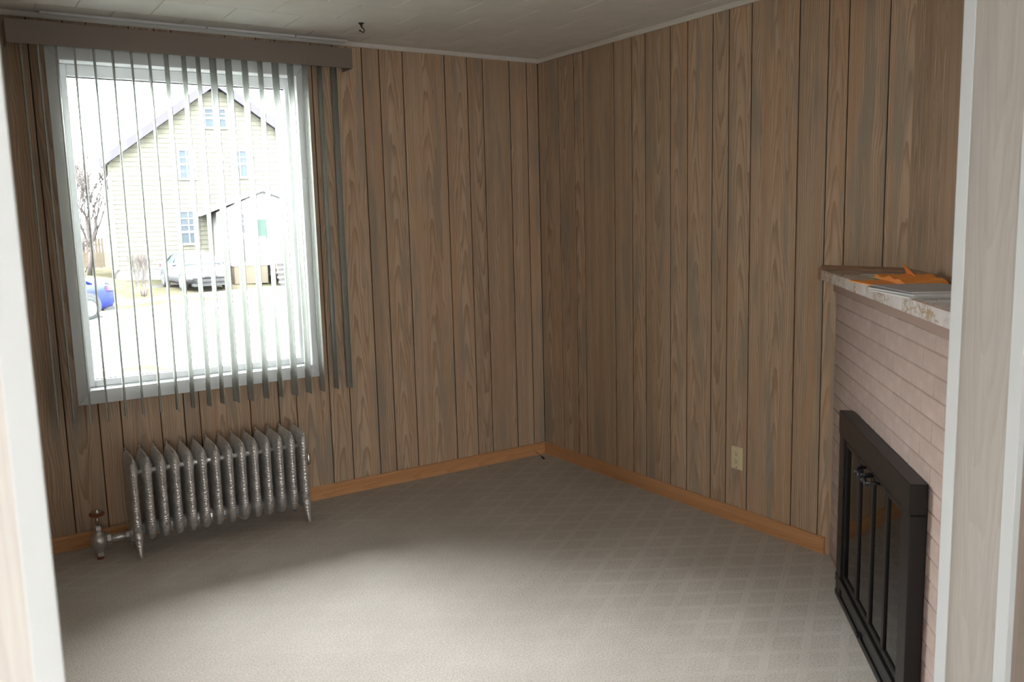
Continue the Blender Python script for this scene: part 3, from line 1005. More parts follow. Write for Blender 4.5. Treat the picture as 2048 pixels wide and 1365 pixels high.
# folded orange envelope standing proud
env = empty('envelope', (-0.40, -2.665, MZ + 0.0034), R(48))
tag(env, 'crumpled orange envelope with a torn raised flap behind the magazines', 'envelope')
bm = new_bm()
ru = random.Random(5)
nu, nv = 14, 5
def crumple(u, v):
    h = 0.010 + 0.016 * math.sin(math.pi * min(1.0, u * 1.15)) * (0.75 - 0.45 * v) + 0.004 * math.sin(u * 17 + v * 5) + ru.uniform(-0.0012, 0.0012)
    return (-0.20 + 0.37 * u, -0.072 + 0.125 * v + 0.004 * math.sin(u * 9), max(h, 0.004))
gv = [[bm.verts.new(crumple(a / nu, c / nv)) for a in range(nu + 1)] for c in range(nv + 1)]
lo = [[bm.verts.new((q.co.x, q.co.y, 0.0)) for q in rw] for rw in (gv[0], gv[-1])]
for c in range(nv):
    for a in range(nu):
        bm.faces.new((gv[c][a], gv[c][a + 1], gv[c + 1][a + 1], gv[c + 1][a]))
for a in range(nu):
    bm.faces.new((lo[0][a], lo[0][a + 1], gv[0][a + 1], gv[0][a])); bm.faces.new((gv[-1][a], gv[-1][a + 1], lo[1][a + 1], lo[1][a]))
    bm.faces.new((lo[0][a + 1], lo[0][a], lo[1][a], lo[1][a + 1]))
bm.faces.new([lo[0][0]] + [gv[c][0] for c in range(nv + 1)] + [lo[1][0]])
bm.faces.new([lo[0][-1]] + [gv[c][-1] for c in range(nv + 1)] + [lo[1][-1]])
obj('body', bm, M_orange, env)
bm = new_bm()
loft(bm, [[(-0.02, -0.035, 0.012), (0.125, -0.045, 0.010), (0.085, -0.015, 0.056)], [(-0.02, -0.032, 0.012), (0.125, -0.042, 0.010), (0.085, -0.0125, 0.056)]])
obj('flap', bm, M_orange, env)
# magazines
mags = [('white', M_paper, 0.0035), ('grey', M_magedge, 0.0030), ('white', M_paper, 0.0040), ('dark', M_cover2, 0.0028), ('grey', M_paper, 0.0036)]
z = MZ
labels = ['white-edged magazine at the bottom of the mantel stack', 'thin grey magazine second from the bottom of the mantel stack',
          'white-edged magazine in the middle of the mantel stack', 'dark-covered magazine second from the top of the mantel stack',
          'pale magazine on top of the mantel stack']
for i, ((nm, m_, t_), lb) in enumerate(zip(mags, labels)):
    e = empty('magazine', (-0.735 + rr.uniform(-0.006, 0.006), -2.945 + rr.uniform(-0.006, 0.006), z), R(57 + rr.uniform(-2.5, 2.5)))
    tag(e, lb, 'magazine', 'magazines stacked on the mantel')
    b = new_bm(); box(b, -0.1345, 0.1345, -0.1025, 0.1025, 0.0004, t_ - 0.0004)
    obj('pages', b, M_paper, e)
    b = new_bm()
    box(b, -0.136, 0.136, -0.104, 0.104, t_ - 0.0004, t_); box(b, -0.136, 0.136, -0.104, 0.104, 0, 0.0004); box(b, -0.136, 0.136, 0.1035, 0.104, 0, t_)
    obj('cover', b, m_ if i != 4 else M_magedge, e)
    z += t_ + 0.0002

# ------------------------------------------------------------------ small fittings
outlet = empty('electrical_outlet', (0, -1.583, 0.260), -math.pi / 2)
tag(outlet, 'ivory duplex electrical outlet on the right-hand panelled wall', 'outlet')
bm = new_bm()
w2, hh = 0.035, 0.112
loft(bm, [[(-w2, 0, 0), (w2, 0, 0), (w2, 0, hh), (-w2, 0, hh)], [(-w2, -0.002, 0), (w2, -0.002, 0), (w2, -0.002, hh), (-w2, -0.002, hh)],
          [(-w2 + 0.004, -0.0055, 0.004), (w2 - 0.004, -0.0055, 0.004), (w2 - 0.004, -0.0055, hh - 0.004), (-w2 + 0.004, -0.0055, hh - 0.004)]])
obj('cover_plate', bm, M_ivory, outlet)
bm = new_bm()
box(bm, -0.0165, 0.0165, -0.0072, -0.005, 0.022, 0.090)
rec = obj('receptacle', bm, M_ivory, outlet, bevel=0.001)
bm = new_bm()
for zc in (0.040, 0.075):
    box(bm, -0.0075, -0.0055, -0.0076, -0.006, zc, zc + 0.009); box(bm, 0.0045, 0.0065, -0.0076, -0.006, zc, zc + 0.007)
    lathe(bm, [(0.0028, -0.0076), (0.0028, -0.006)], 8, (-0.0005, 0, zc - 0.006), 'y')
obj('slots', bm, M_slot, rec)
for zc in (0.011, 0.101):
    bm = new_bm()
    lathe(bm, [(0.003, -0.0066), (0.003, -0.005)], 8, (0, 0, zc), 'y')
    obj('screw', bm, M_slot if zc < 0.05 else M_ivory, outlet)

hook = empty('ceiling_hook', (-1.314, -0.435, H))
tag(hook, 'small black swag hook screwed to the ceiling near the window', 'hook')
HR = Matrix.Rotation(R(-33), 4, 'Z')
bm = new_bm()
lathe(bm, [(0.0135, 0.0), (0.0135, -0.002), (0.010, -0.0055), (0.006, -0.009), (0.0045, -0.014)], 14)
obj('base', bm, M_black, hook, smooth=True)
bm = new_bm()
pts = [(0.0, 0, -0.010), (0.0015, 0, -0.016), (0.005, 0, -0.022), (0.0105, 0, -0.0275), (0.0135, 0, -0.034), (0.0115, 0, -0.0405), (0.006, 0, -0.0425), (0.0005, 0, -0.0395), (-0.004, 0, -0.0355), (-0.0065, 0, -0.0335)]
tube(bm, [HR @ Vector(p) for p in pts], [0.0048, 0.0045, 0.0035, 0.0028, 0.0027, 0.0027, 0.0026, 0.0024, 0.0022, 0.0022], 8)
ball(bm, HR @ Vector((-0.007, 0, -0.0345)), 0.0042)
obj('hook_arm', bm, M_black, hook, smooth=True)

stop = empty('door_stop', (-0.085, -0.012, 0.022))
tag(stop, 'thin metal stub with a black tip at the baseboard in the far corner', 'door stop')
bm = new_bm()
for k in range(2):
    dx = 0.004 if k else -0.004
    tube(bm, [(dx, 0.0, 0.002), (dx - 0.004, -0.05, -0.004), (-0.010, -0.088, -0.012)], 0.0016, 6)
obj('shaft', bm, M_chrome, stop, smooth=True)
bm = new_bm()
tube(bm, [(-0.009, -0.082, -0.010), (-0.013, -0.112, -0.0165)], [0.0045, 0.0055], 10)
obj('tip', bm, M_rubber, stop, smooth=True)

# ------------------------------------------------------------------ outside: street
RA = R(20)
RO = Vector((1.46, 24.15, 0))
rv = Vector((math.cos(RA), math.sin(RA), 0)); mv = Vector((-math.sin(RA), math.cos(RA), 0))
def ST(r_, m_, z_):
    p = RO + rv * r_ + mv * m_
    return (p.x, p.y, z_)
def sst(t):
    t = max(0.0, min(1.0, t)); return t * t * (3 - 2 * t)
def lawn_z(r_, m_):
    base = -0.35 - 0.42 * sst((r_ - 3.6) / 2.4)
    z_ = -1.05 + (base + 1.05) * sst((m_ - 4.1) / 5.2)
    k_ = sst((r_ - 4.6) / 0.6) * (1 - sst((r_ - 8.4) / 0.6)) * (1 - sst((m_ - 9.0) / 1.0))
    return z_ * (1 - k_) + (-1.05 + 0.08 * sst((m_ - 4.2) / 0.9)) * k_

def noisy(name, a, b, scale, rough=0.9, c=None):
    m = mat(name, a, rough, spec=0.0)
    k = N(m)
    k.xyz()
    f = k.noise(k.vec, scale, 4, 0.6)
    st = [(0.35, a), (0.62, b)] if c is None else [(0.32, a), (0.5, b), (0.66, c)]
    k.color(k.ramp(f, st))
    return m
M_lawn = noisy('dormant_grass', (0.01247, 0.01361, 0.007371), (0.01814, 0.01644, 0.01106), 0.9, 0.95, (0.02197, 0.01914, 0.01418))
M_asphalt = noisy('pale_asphalt', (0.085, 0.087, 0.091), (0.10, 0.102, 0.106), 0.7)
M_concrete = noisy('pale_concrete', (0.10, 0.098, 0.094), (0.125, 0.122, 0.118), 1.5)
M_drive = noisy('dark_drive', (0.01785, 0.01768, 0.01904), (0.02295, 0.02261, 0.0238), 1.2)

def grid(name, r0, r1, m0, m1, nr, nm, zf, material):
    b = new_bm()
    vs = [[b.verts.new(ST(r0 + (r1 - r0) * i / nr, m0 + (m1 - m0) * j / nm, zf(r0 + (r1 - r0) * i / nr, m0 + (m1 - m0) * j / nm)))
           for i in range(nr + 1)] for j in range(nm + 1)]
    for j in range(nm):
        for i in range(nr):
            b.faces.new((vs[j][i], vs[j][i + 1], vs[j + 1][i + 1], vs[j + 1][i]))
    bmesh.ops.recalc_face_normals(b, faces=b.faces)
    o = obj(name, b, material, smooth=True)
    return struct(o)
grid('ground', -30, 45, 4.0, 60, 150, 100, lawn_z, M_lawn)
grid('road', -60, 80, -10.0, 0.35, 2, 2, lambda r_, m_: -1.10, M_asphalt)
grid('front_yard', -40, -5.2, -24, -9.9, 2, 2, lambda r_, m_: -1.09, M_lawn)
grid('front_walk', -5.2, 40, -26, -9.9, 2, 2, lambda r_, m_: -1.09, M_concrete)
def slab(name, r0, r1, m0, m1, z0, z1, material):
    b = new_bm()
    lo = [ST(r0, m0, z0), ST(r1, m0, z0), ST(r1, m1, z0), ST(r0, m1, z0)]
    loft(b, [lo, [(p[0], p[1], z1) for p in lo]])
    return struct(obj(name, b, material))
slab('curb', -60, 80, 0.3, 0.9, -1.2, -1.06, M_concrete)
slab('verge', -60, 4.4, 0.9, 2.9, -1.2, -1.05, M_lawn)
slab('verge', 9.0, 80, 0.9, 2.9, -1.2, -1.05, M_lawn)
slab('sidewalk', -60, 80, 2.9, 4.1, -1.2, -1.045, M_concrete)
slab('driveway_apron', 4.4, 9.0, 0.9, 2.9, -1.2, -1.05, M_concrete)
bm = new_bm()
loft(bm, [[ST(4.9, 4.1, -1.10), ST(8.5, 4.1, -1.10), ST(8.5, 9.0, -1.05), ST(4.9, 9.0, -1.05)],
          [ST(4.9, 4.1, -1.04), ST(8.5, 4.1, -1.04), ST(8.5, 9.0, -0.955), ST(4.9, 9.0, -0.955)]])
struct(obj('driveway', bm, M_drive))

# ------------------------------------------------------------------ outside: the house across the street
HA = R(-10)
house = empty('house', (7.163, 35.631, 0), HA)      # x along the front, -y towards the street
tag(house, 'pale yellow gabled clapboard house across the street', 'house')
M_siding = mat('pale_yellow_clapboard', (0.05168, 0.05039, 0.03941), 0.8, spec=0.0)
M_soffit = mat('pale_lilac_rake', (0.02842, 0.02663, 0.03172), 0.8, spec=0.0)
M_hwhite = mat('house_white', (0.0975, 0.0975, 0.0975), 0.7, spec=0.0)
M_hglass = mat('reflective_house_glass', (0.01989, 0.02486, 0.02873), 0.5, spec=0.05)
M_white_soffit = mat('white_soffit', (0.5, 0.5, 0.5), 0.7, spec=0.0)
M_found = noisy('grey_foundation', (0.0448, 0.0448, 0.0434), (0.056, 0.056, 0.0532), 2.0)
M_roof = mat('pinkish_shingle', (0.065, 0.0559, 0.0585), 0.9, spec=0.0)
U0, U1, UC = -4.02, 5.1, 0.54
def gable_z(u):
    return 7.52 - 0.73 * abs(u - UC)
bm = new_bm()
prism(bm, [(U0, -0.3), (U1, -0.3), (U1, gable_z(U1) - 0.05), (UC, gable_z(UC) - 0.05), (U0, gable_z(U0) - 0.05)], 0.02, 9.0, 'y')
obj('body', bm, M_siding, house)
bm = new_bm()
box(bm, U0 - 0.02, U1 + 0.02, 0.0, 9.0, -1.3, -0.3)
obj('foundation', bm, M_found, house)
zc = -0.3
while zc < 7.3:         # clapboards of the street front
    z1 = zc + 0.2
    def half(zv):
        return min((7.52 - zv) / 0.73, 4.55)
    hl, hu = half(zc), half(z1 - 0.01)
    if hu < 0.15:
        break
    b = new_bm()
    loft(b, [[(UC - hl, 0.02, zc), (UC + hl, 0.02, zc), (UC + hu, 0.02, z1), (UC - hu, 0.02, z1)],
             [(UC - hl, -0.022, zc), (UC + hl, -0.022, zc), (UC + hu, 0.004, z1), (UC - hu, 0.004, z1)]])
    obj('clapboard', b, M_siding, house)
    zc = z1
for sgn in (-1, 1):
    b = new_bm()
    ue = UC + sgn * 4.85
    prism(b, [(UC, 7.52), (ue, 7.52 - 0.73 * 4.85), (ue, 7.92 - 0.73 * 4.85), (UC, 7.92)], -0.46, -0.38, 'y')
    obj('rake_board', b, M_soffit, house)
    b = new_bm()
    prism(b, [(UC, 7.80), (ue, 7.80 - 0.73 * 4.85), (ue, 7.92 - 0.73 * 4.85), (UC, 7.92)], -0.38, 9.4, 'y')
    obj('roof_slope', b, M_roof, house)
    b = new_bm()
    prism(b, [(UC, 7.74), (ue, 7.74 - 0.73 * 4.85), (ue, 7.79 - 0.73 * 4.85), (UC, 7.79)], -0.378, 9.3, 'y')
    obj('soffit', b, M_white_soffit, house)
def hwin(u0, u1, z0, z1, y0=-0.03, cols=2, rows=2, upper=0.5):
    b = new_bm()
    f = 0.09
    box(b, u0 - f, u0, y0 - 0.05, y0 + 0.05, z0 - f, z1 + f); box(b, u1, u1 + f, y0 - 0.05, y0 + 0.05, z0 - f, z1 + f)
    box(b, u0, u1, y0 - 0.05, y0 + 0.05, z0 - f, z0); box(b, u0, u1, y0 - 0.05, y0 + 0.05, z1, z1 + f)
    zm = z0 + (z1 - z0) * upper
    box(b, u0, u1, y0 - 0.045, y0 + 0.05, zm - 0.045, zm + 0.045)
    for c_ in range(1, cols):
        uc = u0 + (u1 - u0) * c_ / cols
        box(b, uc - 0.02, uc + 0.02, y0 - 0.04, y0 + 0.05, z0, z1)
    for r_ in range(1, rows):
        zz = zm + (z1 - zm) * r_ / rows
        box(b, u0, u1, y0 - 0.04, y0 + 0.05, zz - 0.02, zz + 0.02)
    w_o = obj('window', b, M_hwhite, house)
    b = new_bm(); box(b, u0, u1, y0 - 0.02, y0 + 0.02, z0, z1)
    obj('pane', b, M_hglass, w_o)
hwin(0.05, 0.90, 5.80, 6.55, cols=2, rows=2)
hwin(-1.13, -0.55, 3.60, 4.77)
hwin(1.10, 1.68, 3.65, 4.76)
hwin(-1.28, -0.62, 0.76, 2.13, cols=2, rows=3, upper=0.36)
b = new_bm()
tube(b, [(U0 + 0.05, -0.08, 3.6), (U0 + 0.05, -0.08, -0.25), (U0 - 0.12, -0.2, -0.38)], 0.07, 8)
obj('downspout', b, M_hwhite, house)
# porch
before = set(house.children)
b = new_bm()
prism(b, [(-0.55, -0.2), (3.5, -0.2), (3.5, 2.05), (1.4, 2.9), (-0.55, 2.05)], -2.0, 0.0, 'y')
obj('porch_wall', b, M_hwhite, house)
for sgn in (-1, 1):
    b = new_bm()
    ue = 1.4 + sgn * 2.55
    prism(b, [(1.4, 2.98), (ue, 1.98), (ue, 2.16), (1.4, 3.18)], -2.3, 0.1, 'y')
    obj('porch_roof', b, M_roof, house)
    b = new_bm()
    prism(b, [(1.4, 2.93), (ue, 1.93), (ue, 1.975), (1.4, 2.975)], -2.28, 0.1, 'y')
    obj('porch_soffit', b, M_white_soffit, house)
hwin(0.20, 0.56, 1.14, 1.94, -2.02, 1, 2)
hwin(2.18, 2.52, 0.84, 1.95, -2.02, 1, 2)
b = new_bm()
box(b, 0.84, 1.58, -2.06, -1.98, -0.15, 1.85)
dr = obj('door', b, M_hwhite, house)
b = new_bm(); box(b, 0.93, 1.49, -2.08, -2.04, 0.88, 1.72)
obj('door_glass', b, mat('dark_green_glass', (0.013, 0.0225, 0.0185), 0.5, spec=0.1), dr)
b = new_bm(); box(b, -0.15, 3.3, -3.3, -2.0, -0.2, -0.03)
obj('porch_deck', b, M_concrete, house)
b = new_bm(); box(b, -0.1, 1.25, -3.28, -2.05, -0.95, -0.2)
obj('porch_skirting', b, mat('tan_skirting', (0.039, 0.0336, 0.0252), 0.9, spec=0.0), house)
b = new_bm(); box(b, -0.10, 0.02, -3.3, -3.2, -0.1, 0.95)
obj('porch_post', b, mat('grey_post', (0.035, 0.035, 0.035), 0.8, spec=0.0), house)
b = new_bm()
for k in range(7):
    uu = 0.40 + k * 0.12
    box(b, uu, uu + 0.05, -3.28, -3.23, -0.05, 0.95)
box(b, 0.34, 1.25, -3.29, -3.22, 0.92, 1.0)
obj('porch_railing', b, M_hwhite, house)
b = new_bm(); box(b, 0.31, 0.38, -3.3, -3.2, -0.05, 0.92)
obj('porch_post', b, mat('dark_post', (0.014, 0.014, 0.017), 0.8, spec=0.0), house)
for k in range(5):
    b = new_bm()
    zt = -0.10 - k * 0.19
    box(b, 1.55, 3.0, -3.3 - (k + 1) * 0.28, -3.3 - k * 0.28, zt - 0.19, zt - 0.05)
    st_o = obj('step', b, mat('step_riser_grey', (0.026, 0.024, 0.023), 0.9, spec=0.0) if k == 0 else bpy.data.materials['step_riser_grey'], house)
    b = new_bm(); box(b, 1.5, 3.05, -3.32 - (k + 1) * 0.28, -3.3 - k * 0.28, zt - 0.05, zt)
    obj('tread', b, M_hwhite, st_o)
b = new_bm(); tube(b, [(1.50, -3.4, 0.16), (1.50, -3.4, -0.75)], 0.035, 8); tube(b, [(1.50, -3.4, 0.16), (1.50, -4.6, -0.5)], 0.025, 8)
obj('handrail', b, mat('rust_red_rail', (0.05, 0.02, 0.016), 0.7, spec=0.0), house)

for o in house.children:
    if o not in before:
        o.location.x += 0.62

hm = Matrix.Translation((7.163, 35.631, 0)) @ Matrix.Rotation(HA, 4, 'Z')
ban = empty('banner', hm @ Vector((0.65 + 0.62, -3.34, 0.0)), HA)
tag(ban, 'white banner with thin rainbow stripes hanging on the porch railing across the street', 'banner')
b = new_bm(); box(b, -0.26, 0.30, -0.01, 0.0, -0.05, 0.85)
obj('cloth', b, M_hwhite, ban)
for i, c in enumerate([(0.30, 0.12, 0.13), (0.30, 0.19, 0.11), (0.30, 0.28, 0.11), (0.13, 0.28, 0.15), (0.11, 0.18, 0.34), (0.24, 0.14, 0.30)]):
    b = new_bm(); box(b, -0.26, 0.30, -0.014, -0.010, 0.62 - i * 0.055, 0.675 - i * 0.055)
    obj('stripe', b, mat('stripe_colour', tuple(q * 0.3 for q in c), 0.8, spec=0.0), ban)

# ------------------------------------------------------------------ cars
def car(name, loc, yaw, paint, paint2, label, group=None, lip=False):
    """sedan: x forward, y left, origin on the ground under the centre"""
    root = empty(name, loc, yaw)
    tag(root, label, 'car', group)
    st = [  # x, half width, bottom, shoulder, hood/deck centre height
        (-2.28, 0.62, 0.42, 0.78, 0.82), (-2.22, 0.78, 0.32, 0.92, 0.98), (-1.95, 0.86, 0.25, 0.97, 1.05), (-1.35, 0.89, 0.20, 0.96, 1.05),
        (-0.5, 0.90, 0.19, 0.93, 1.0), (0.5, 0.90, 0.19, 0.91, 0.98), (0.95, 0.90, 0.20, 0.88, 0.98), (1.5, 0.88, 0.22, 0.80, 0.88), (2.0, 0.82, 0.25, 0.70, 0.76), (2.22, 0.72, 0.28, 0.60, 0.64), (2.30, 0.55, 0.36, 0.52, 0.55)]
    b = new_bm()
    rings = []
    for x_, w, zb, zs, zt in st:
        half = [(w * 0.80, zb), (w * 0.985, zb + 0.13), (w, zb + (zs - zb) * 0.45), (w * 0.985, zb + (zs - zb) * 0.75), (w * 0.93, zs), (w * 0.70, zs + (zt - zs) * 0.75)]
        ring_ = [(x_, y_, z_) for y_, z_ in half] + [(x_, 0, zt)] + [(x_, -y_, z_) for y_, z_ in half[::-1]]
        rings.append(ring_)
    loft(b, rings)
    obj('body', b, paint, root, smooth=True)
    gst = [(-1.62, 0.70, 1.00, 1.02), (-0.95, 0.74, 0.92, 1.38), (-0.2, 0.75, 0.90, 1.44), (0.35, 0.74, 0.90, 1.40), (1.10, 0.74, 0.90, 0.98)]
    b = new_bm()
    rings = []
    for x_, w, zb, zt in gst:
        wt = w * (0.80 if zt > 1.2 else 0.97)
        rings.append([(x_, w, zb), (x_, wt, zt - 0.05 * (zt > 1.2)), (x_, wt * 0.6, zt), (x_, -wt * 0.6, zt), (x_, -wt, zt - 0.05 * (zt > 1.2)), (x_, -w, zb)])
    loft(b, rings)
    obj('cabin_glass', b, M_carglass, root)
    b = new_bm()
    rings = []
    for x_, w, zt in ((-1.0, 0.60, 1.375), (-0.6, 0.615, 1.425), (-0.2, 0.62, 1.452), (0.15, 0.615, 1.437), (0.40, 0.60, 1.395)):
        rings.append([(x_, w, zt - 0.065), (x_, w * 0.62, zt + 0.005), (x_, 0, zt + 0.012), (x_, -w * 0.62, zt + 0.005), (x_, -w, zt - 0.065)])
    loft(b, rings, True)
    obj('roof', b, paint, root, smooth=True)
    b = new_bm()
    for s_ in (-1, 1):
        tube(b, [(1.10, s_ * 0.735, 0.93), (0.38, s_ * 0.60, 1.36)], 0.03, 6)
        tube(b, [(-1.60, s_ * 0.70, 1.0), (-0.98, s_ * 0.60, 1.34)], 0.05, 6)
        tube(b, [(-0.28, s_ * 0.755, 0.93), (-0.25, s_ * 0.61, 1.38)], 0.03, 6)
    obj('pillars', b, paint, root, smooth=True)
    for x_ in (-1.36, 1.38):
        for s_ in (-1, 1):
            b = new_bm()
            lathe(b, [(0.30, 0.70), (0.375, 0.72), (0.375, 0.90), (0.30, 0.905)], 24, (x_, 0, 0.40), 'y')
            if s_ < 0:
                bmesh.ops.scale(b, vec=(1, -1, 1), verts=b.verts)
            obj('wheel_arch', b, M_rubberext, root)
            b = new_bm()
            lathe(b, [(0.20, 0.70), (0.30, 0.70), (0.325, 0.73), (0.325, 0.90), (0.30, 0.925), (0.215, 0.915)], 24, (x_, 0, 0.325), 'y')
            if s_ < 0:
                bmesh.ops.scale(b, vec=(1, -1, 1), verts=b.verts)
            ty = obj('tyre', b, M_tyre, root, smooth=True)
            b = new_bm()
            for q in range(5):
                t = 2 * math.pi * q / 5 + 0.3
                tube(b, [(x_, s_ * 0.918, 0.325), (x_ + 0.2 * math.cos(t), s_ * 0.918, 0.325 + 0.2 * math.sin(t))], 0.028, 5)
            lathe(b, [(0.20, 0.90), (0.222, 0.90), (0.222, 0.922), (0.20, 0.922)], 20, (x_, 0, 0.325), 'y')
            if s_ < 0:
                for v in b.verts:
                    if v.co.y > 0:
                        v.co.y *= -1
            obj('rim', b, M_rim, ty)
    b = new_bm()
    for s_ in (-1, 1):
        ball(b, (0.85, s_ * 0.98, 0.98), 0.1, 8, 6, (0.7, 1, 0.7))
    obj('mirrors', b, paint, root, smooth=True)
    b = new_bm()
    for s_ in (-1, 1):
        loft(b, [[(-2.27, s_ * 0.50, 0.84), (-2.27, s_ * 0.50, 0.93), (-1.98, s_ * 0.875, 0.945), (-1.98, s_ * 0.885, 0.80), (-2.22, s_ * 0.80, 0.79)],
                 [(-2.20, s_ * 0.48, 0.84), (-2.18, s_ * 0.48, 0.93), (-1.94, s_ * 0.84, 0.945), (-1.94, s_ * 0.85, 0.80), (-2.18, s_ * 0.76, 0.79)]])
    obj('tail_lights', b, M_tail, root)
    b = new_bm()
    for s_ in (-1, 1):
        loft(b, [[(2.16, s_ * 0.48, 0.55), (2.16, s_ * 0.48, 0.66), (1.93, s_ * 0.815, 0.72), (1.98, s_ * 0.815, 0.58)],
                 [(2.24, s_ * 0.46, 0.54), (2.22, s_ * 0.46, 0.66), (1.96, s_ * 0.835, 0.725), (2.02, s_ * 0.835, 0.57)]])
    obj('head_lights', b, M_headlight, root)
    b = new_bm()
    box(b, 2.20, 2.315, -0.26, -0.04, 0.50, 0.57); box(b, 2.20, 2.315, 0.04, 0.26, 0.50, 0.57)
    box(b, 2.12, 2.29, -0.50, 0.50, 0.34, 0.42)
    obj('grille', b, M_rubberext, root)
    b = new_bm()
    box(b, -2.27, -1.9, -0.7, 0.7, 0.20, 0.32); box(b, 1.9, 2.2, -0.66, 0.66, 0.16, 0.27)
    obj('under_bumper', b, M_rubberext, root)
    b = new_bm()
    box(b, -2.295, -2.24, -0.25, 0.25, 0.60, 0.72)
    obj('plate', b, M_hwhite, root)
    if lip:
        b = new_bm()
        loft(b, [[(-2.02, -0.72, 1.03), (-2.02, 0.72, 1.03), (-2.27, 0.66, 1.045), (-2.27, -0.66, 1.045)],
                 [(-2.02, -0.72, 1.055), (-2.02, 0.72, 1.055), (-2.29, 0.66, 1.10), (-2.29, -0.66, 1.10)]])
        obj('spoiler', b, paint2, root)
    return root
M_carglass = mat('car_glass', (0.01296, 0.01692, 0.018), 0.4, spec=0.08)
M_rubberext = mat('dark_car_plastic', (0.012, 0.0125, 0.013), 0.7, spec=0.2)
M_tyre = mat('tyre_rubber', (0.012, 0.0135, 0.0135), 0.85, spec=0.1)
M_rim = mat('alloy_rim', (0.045, 0.048, 0.05), 0.4, spec=0.2)
M_tail = mat('tail_light_red', (0.038, 0.0085, 0.014), 0.5, spec=0.15)
M_headlight = mat('head_light_clear', (0.09, 0.09, 0.092), 0.4, spec=0.2)
M_blue = mat('blue_car_paint', (0.0045, 0.0075, 0.045), 0.5, spec=0.08)
M_spoil = mat('pale_blue_deck', (0.021, 0.0245, 0.038), 0.5, spec=0.2)
M_silvercar = mat('silver_car_paint', (0.02736, 0.02736, 0.0285), 0.5, spec=0.1)
fwd = -rv
bc = Vector((0.32, 23.1, 0)) + fwd * 1.36 + mv * 0.82
car('car', (bc.x, bc.y, -1.10), math.atan2(fwd.y, fwd.x), M_blue, M_spoil, 'blue sedan parked at the far curb, only its tail showing', lip=True)
car('car', (5.52, 32.40, -0.965), R(-88), M_silvercar, M_silvercar, 'silver sedan parked nose-out on the driveway beside the house')

# ------------------------------------------------------------------ bare trees, shrub, board fence
M_bark = noisy('grey_brown_bark', (0.02892, 0.02479, 0.02341), (0.03993, 0.03525, 0.03305), 8.0)
big = [True]
def grow(b, p, d, L, r, depth, rng, up_=0.12, twist=0.5):
    n = 3
    rmin = 0.008 if r > 0.003 and big[0] else 0.0045
    pts = [p]; rad_ = [max(r, rmin)]
    for i in range(n):
        d = (d + Vector((rng.uniform(-1, 1), rng.uniform(-1, 1), rng.uniform(-0.6, 1))) * 0.13 + Vector((0, 0, up_)) * 0.4).normalized()
        pts.append(pts[-1] + d * (L / n)); rad_.append(max(rmin, r * (1 - 0.38 * (i + 1) / n)))
    tube(b, pts, rad_, 5 if depth > 2 else 3, False)
    if depth <= 0:
        return
    for i in range(rng.choice((2, 3, 3))):
        t = rng.uniform(0.45, 1.0)
        q = pts[-1] if i == 0 else pts[1] + (pts[-1] - pts[1]) * t
        nd = (d + Vector((rng.uniform(-1, 1), rng.uniform(-1, 1), rng.uniform(-0.3, 0.7))) * twist * 1.2).normalized()
        grow(b, q, nd, L * rng.uniform(0.62, 0.82), r * 0.58, depth - 1, rng, up_, twist)
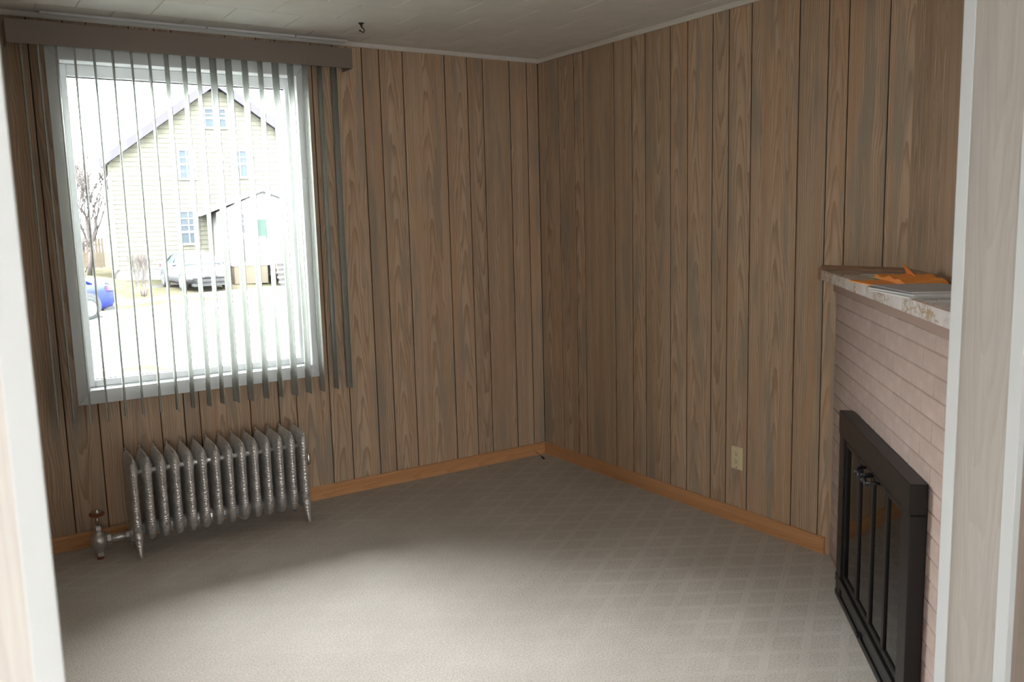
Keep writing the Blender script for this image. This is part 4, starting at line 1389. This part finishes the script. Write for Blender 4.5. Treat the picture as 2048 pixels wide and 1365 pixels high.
def bare_tree(name, loc, h, depth, seed, label, stems=1, r=0.12, twist=0.5, group=None):
    rng = random.Random(seed)
    big[0] = h > 2.15
    root = empty(name, loc)
    tag(root, label, 'tree' if 'tree' in name else 'bush', group)
    b = new_bm(); bt = new_bm()
    for s_ in range(stems):
        a = rng.uniform(0, 6.28)
        lean = 0.1 if stems == 1 else rng.uniform(0.15, 0.5)
        d = Vector((math.cos(a) * lean, math.sin(a) * lean, 1)).normalized()
        p0 = Vector((0, 0, -0.1)) if stems == 1 else Vector((math.cos(a) * 0.08, math.sin(a) * 0.08, -0.1))
        L0 = h * 0.27
        p1 = p0 + d * L0
        tube(bt, [p0, p0 + d * L0 * 0.5 + Vector((0.03, 0, 0)), p1], [r, r * 0.85, r * 0.72], 7)
        for _ in range(7 if stems == 1 else 3):
            nd = (d + Vector((rng.uniform(-1, 1), rng.uniform(-1, 1), 0.25)) * twist).normalized()
            grow(b, p1 - d * rng.uniform(0, L0 * 0.25), nd, h * 0.22, r * 0.6, depth, rng, 0.12, twist)
    obj('trunk', bt, M_bark, root, smooth=True)
    o = obj('branches', b, M_bark, root)
    o['kind'] = 'stuff'
bare_tree('bare_tree', (2.1, 40.0, -0.5), 6.4, 5, 11, 'tall leafless tree behind the blue sedan at the left of the window', r=0.10)
bare_tree('bare_tree', (2.9, 48.6, -0.5), 7.2, 5, 5, 'taller leafless tree rising behind the tan board fence', r=0.11)
bare_tree('bare_tree', (2.35, 38.0, -0.55), 5.6, 5, 23, 'leafless tree just left of the yellow house, branches reaching its corner', r=0.11)
bare_tree('bare_shrub', (3.05, 29.75, -0.97), 2.1, 3, 4, 'leafless vase-shaped shrub on the lawn in front of the yellow house', stems=9, r=0.02, twist=0.32)
bare_tree('bare_shrub', (2.75, 43.0, -0.5), 3.2, 4, 9, 'tangled brown thicket in front of the tan board fence', stems=6, r=0.03, twist=0.6)
bare_tree('bare_shrub', (1.5, 36.6, -0.5), 2.2, 4, 19, 'tangled brown thicket above the boot of the blue sedan', stems=6, r=0.03, twist=0.6)

fence = empty('board_fence', (-1.3, 47.4, -0.6), R(0))
tag(fence, 'weathered tan board fence beside the yellow house', 'fence')
M_fence = noisy('tan_fence_board', (0.0462, 0.0374, 0.0275), (0.055, 0.0451, 0.0341), 3.0)
fm = None
for i in range(38):
    if fm is None:
        b = new_bm(); box(b, 0, 0.14, -0.012, 0.012, 0, 1.6)
        o = obj('board', b, M_fence, fence); fm = o.data
    else:
        o = bpy.data.objects.new('board', fm); COL.objects.link(o); o.parent = fence
    o.location = (i * 0.15, random.uniform(-0.008, 0.008), random.uniform(-0.03, 0.03))
b = new_bm(); box(b, 0, 5.7, 0.012, 0.05, 0.3, 0.4); box(b, 0, 5.7, 0.012, 0.05, 1.2, 1.3)
obj('rail', b, M_fence, fence)
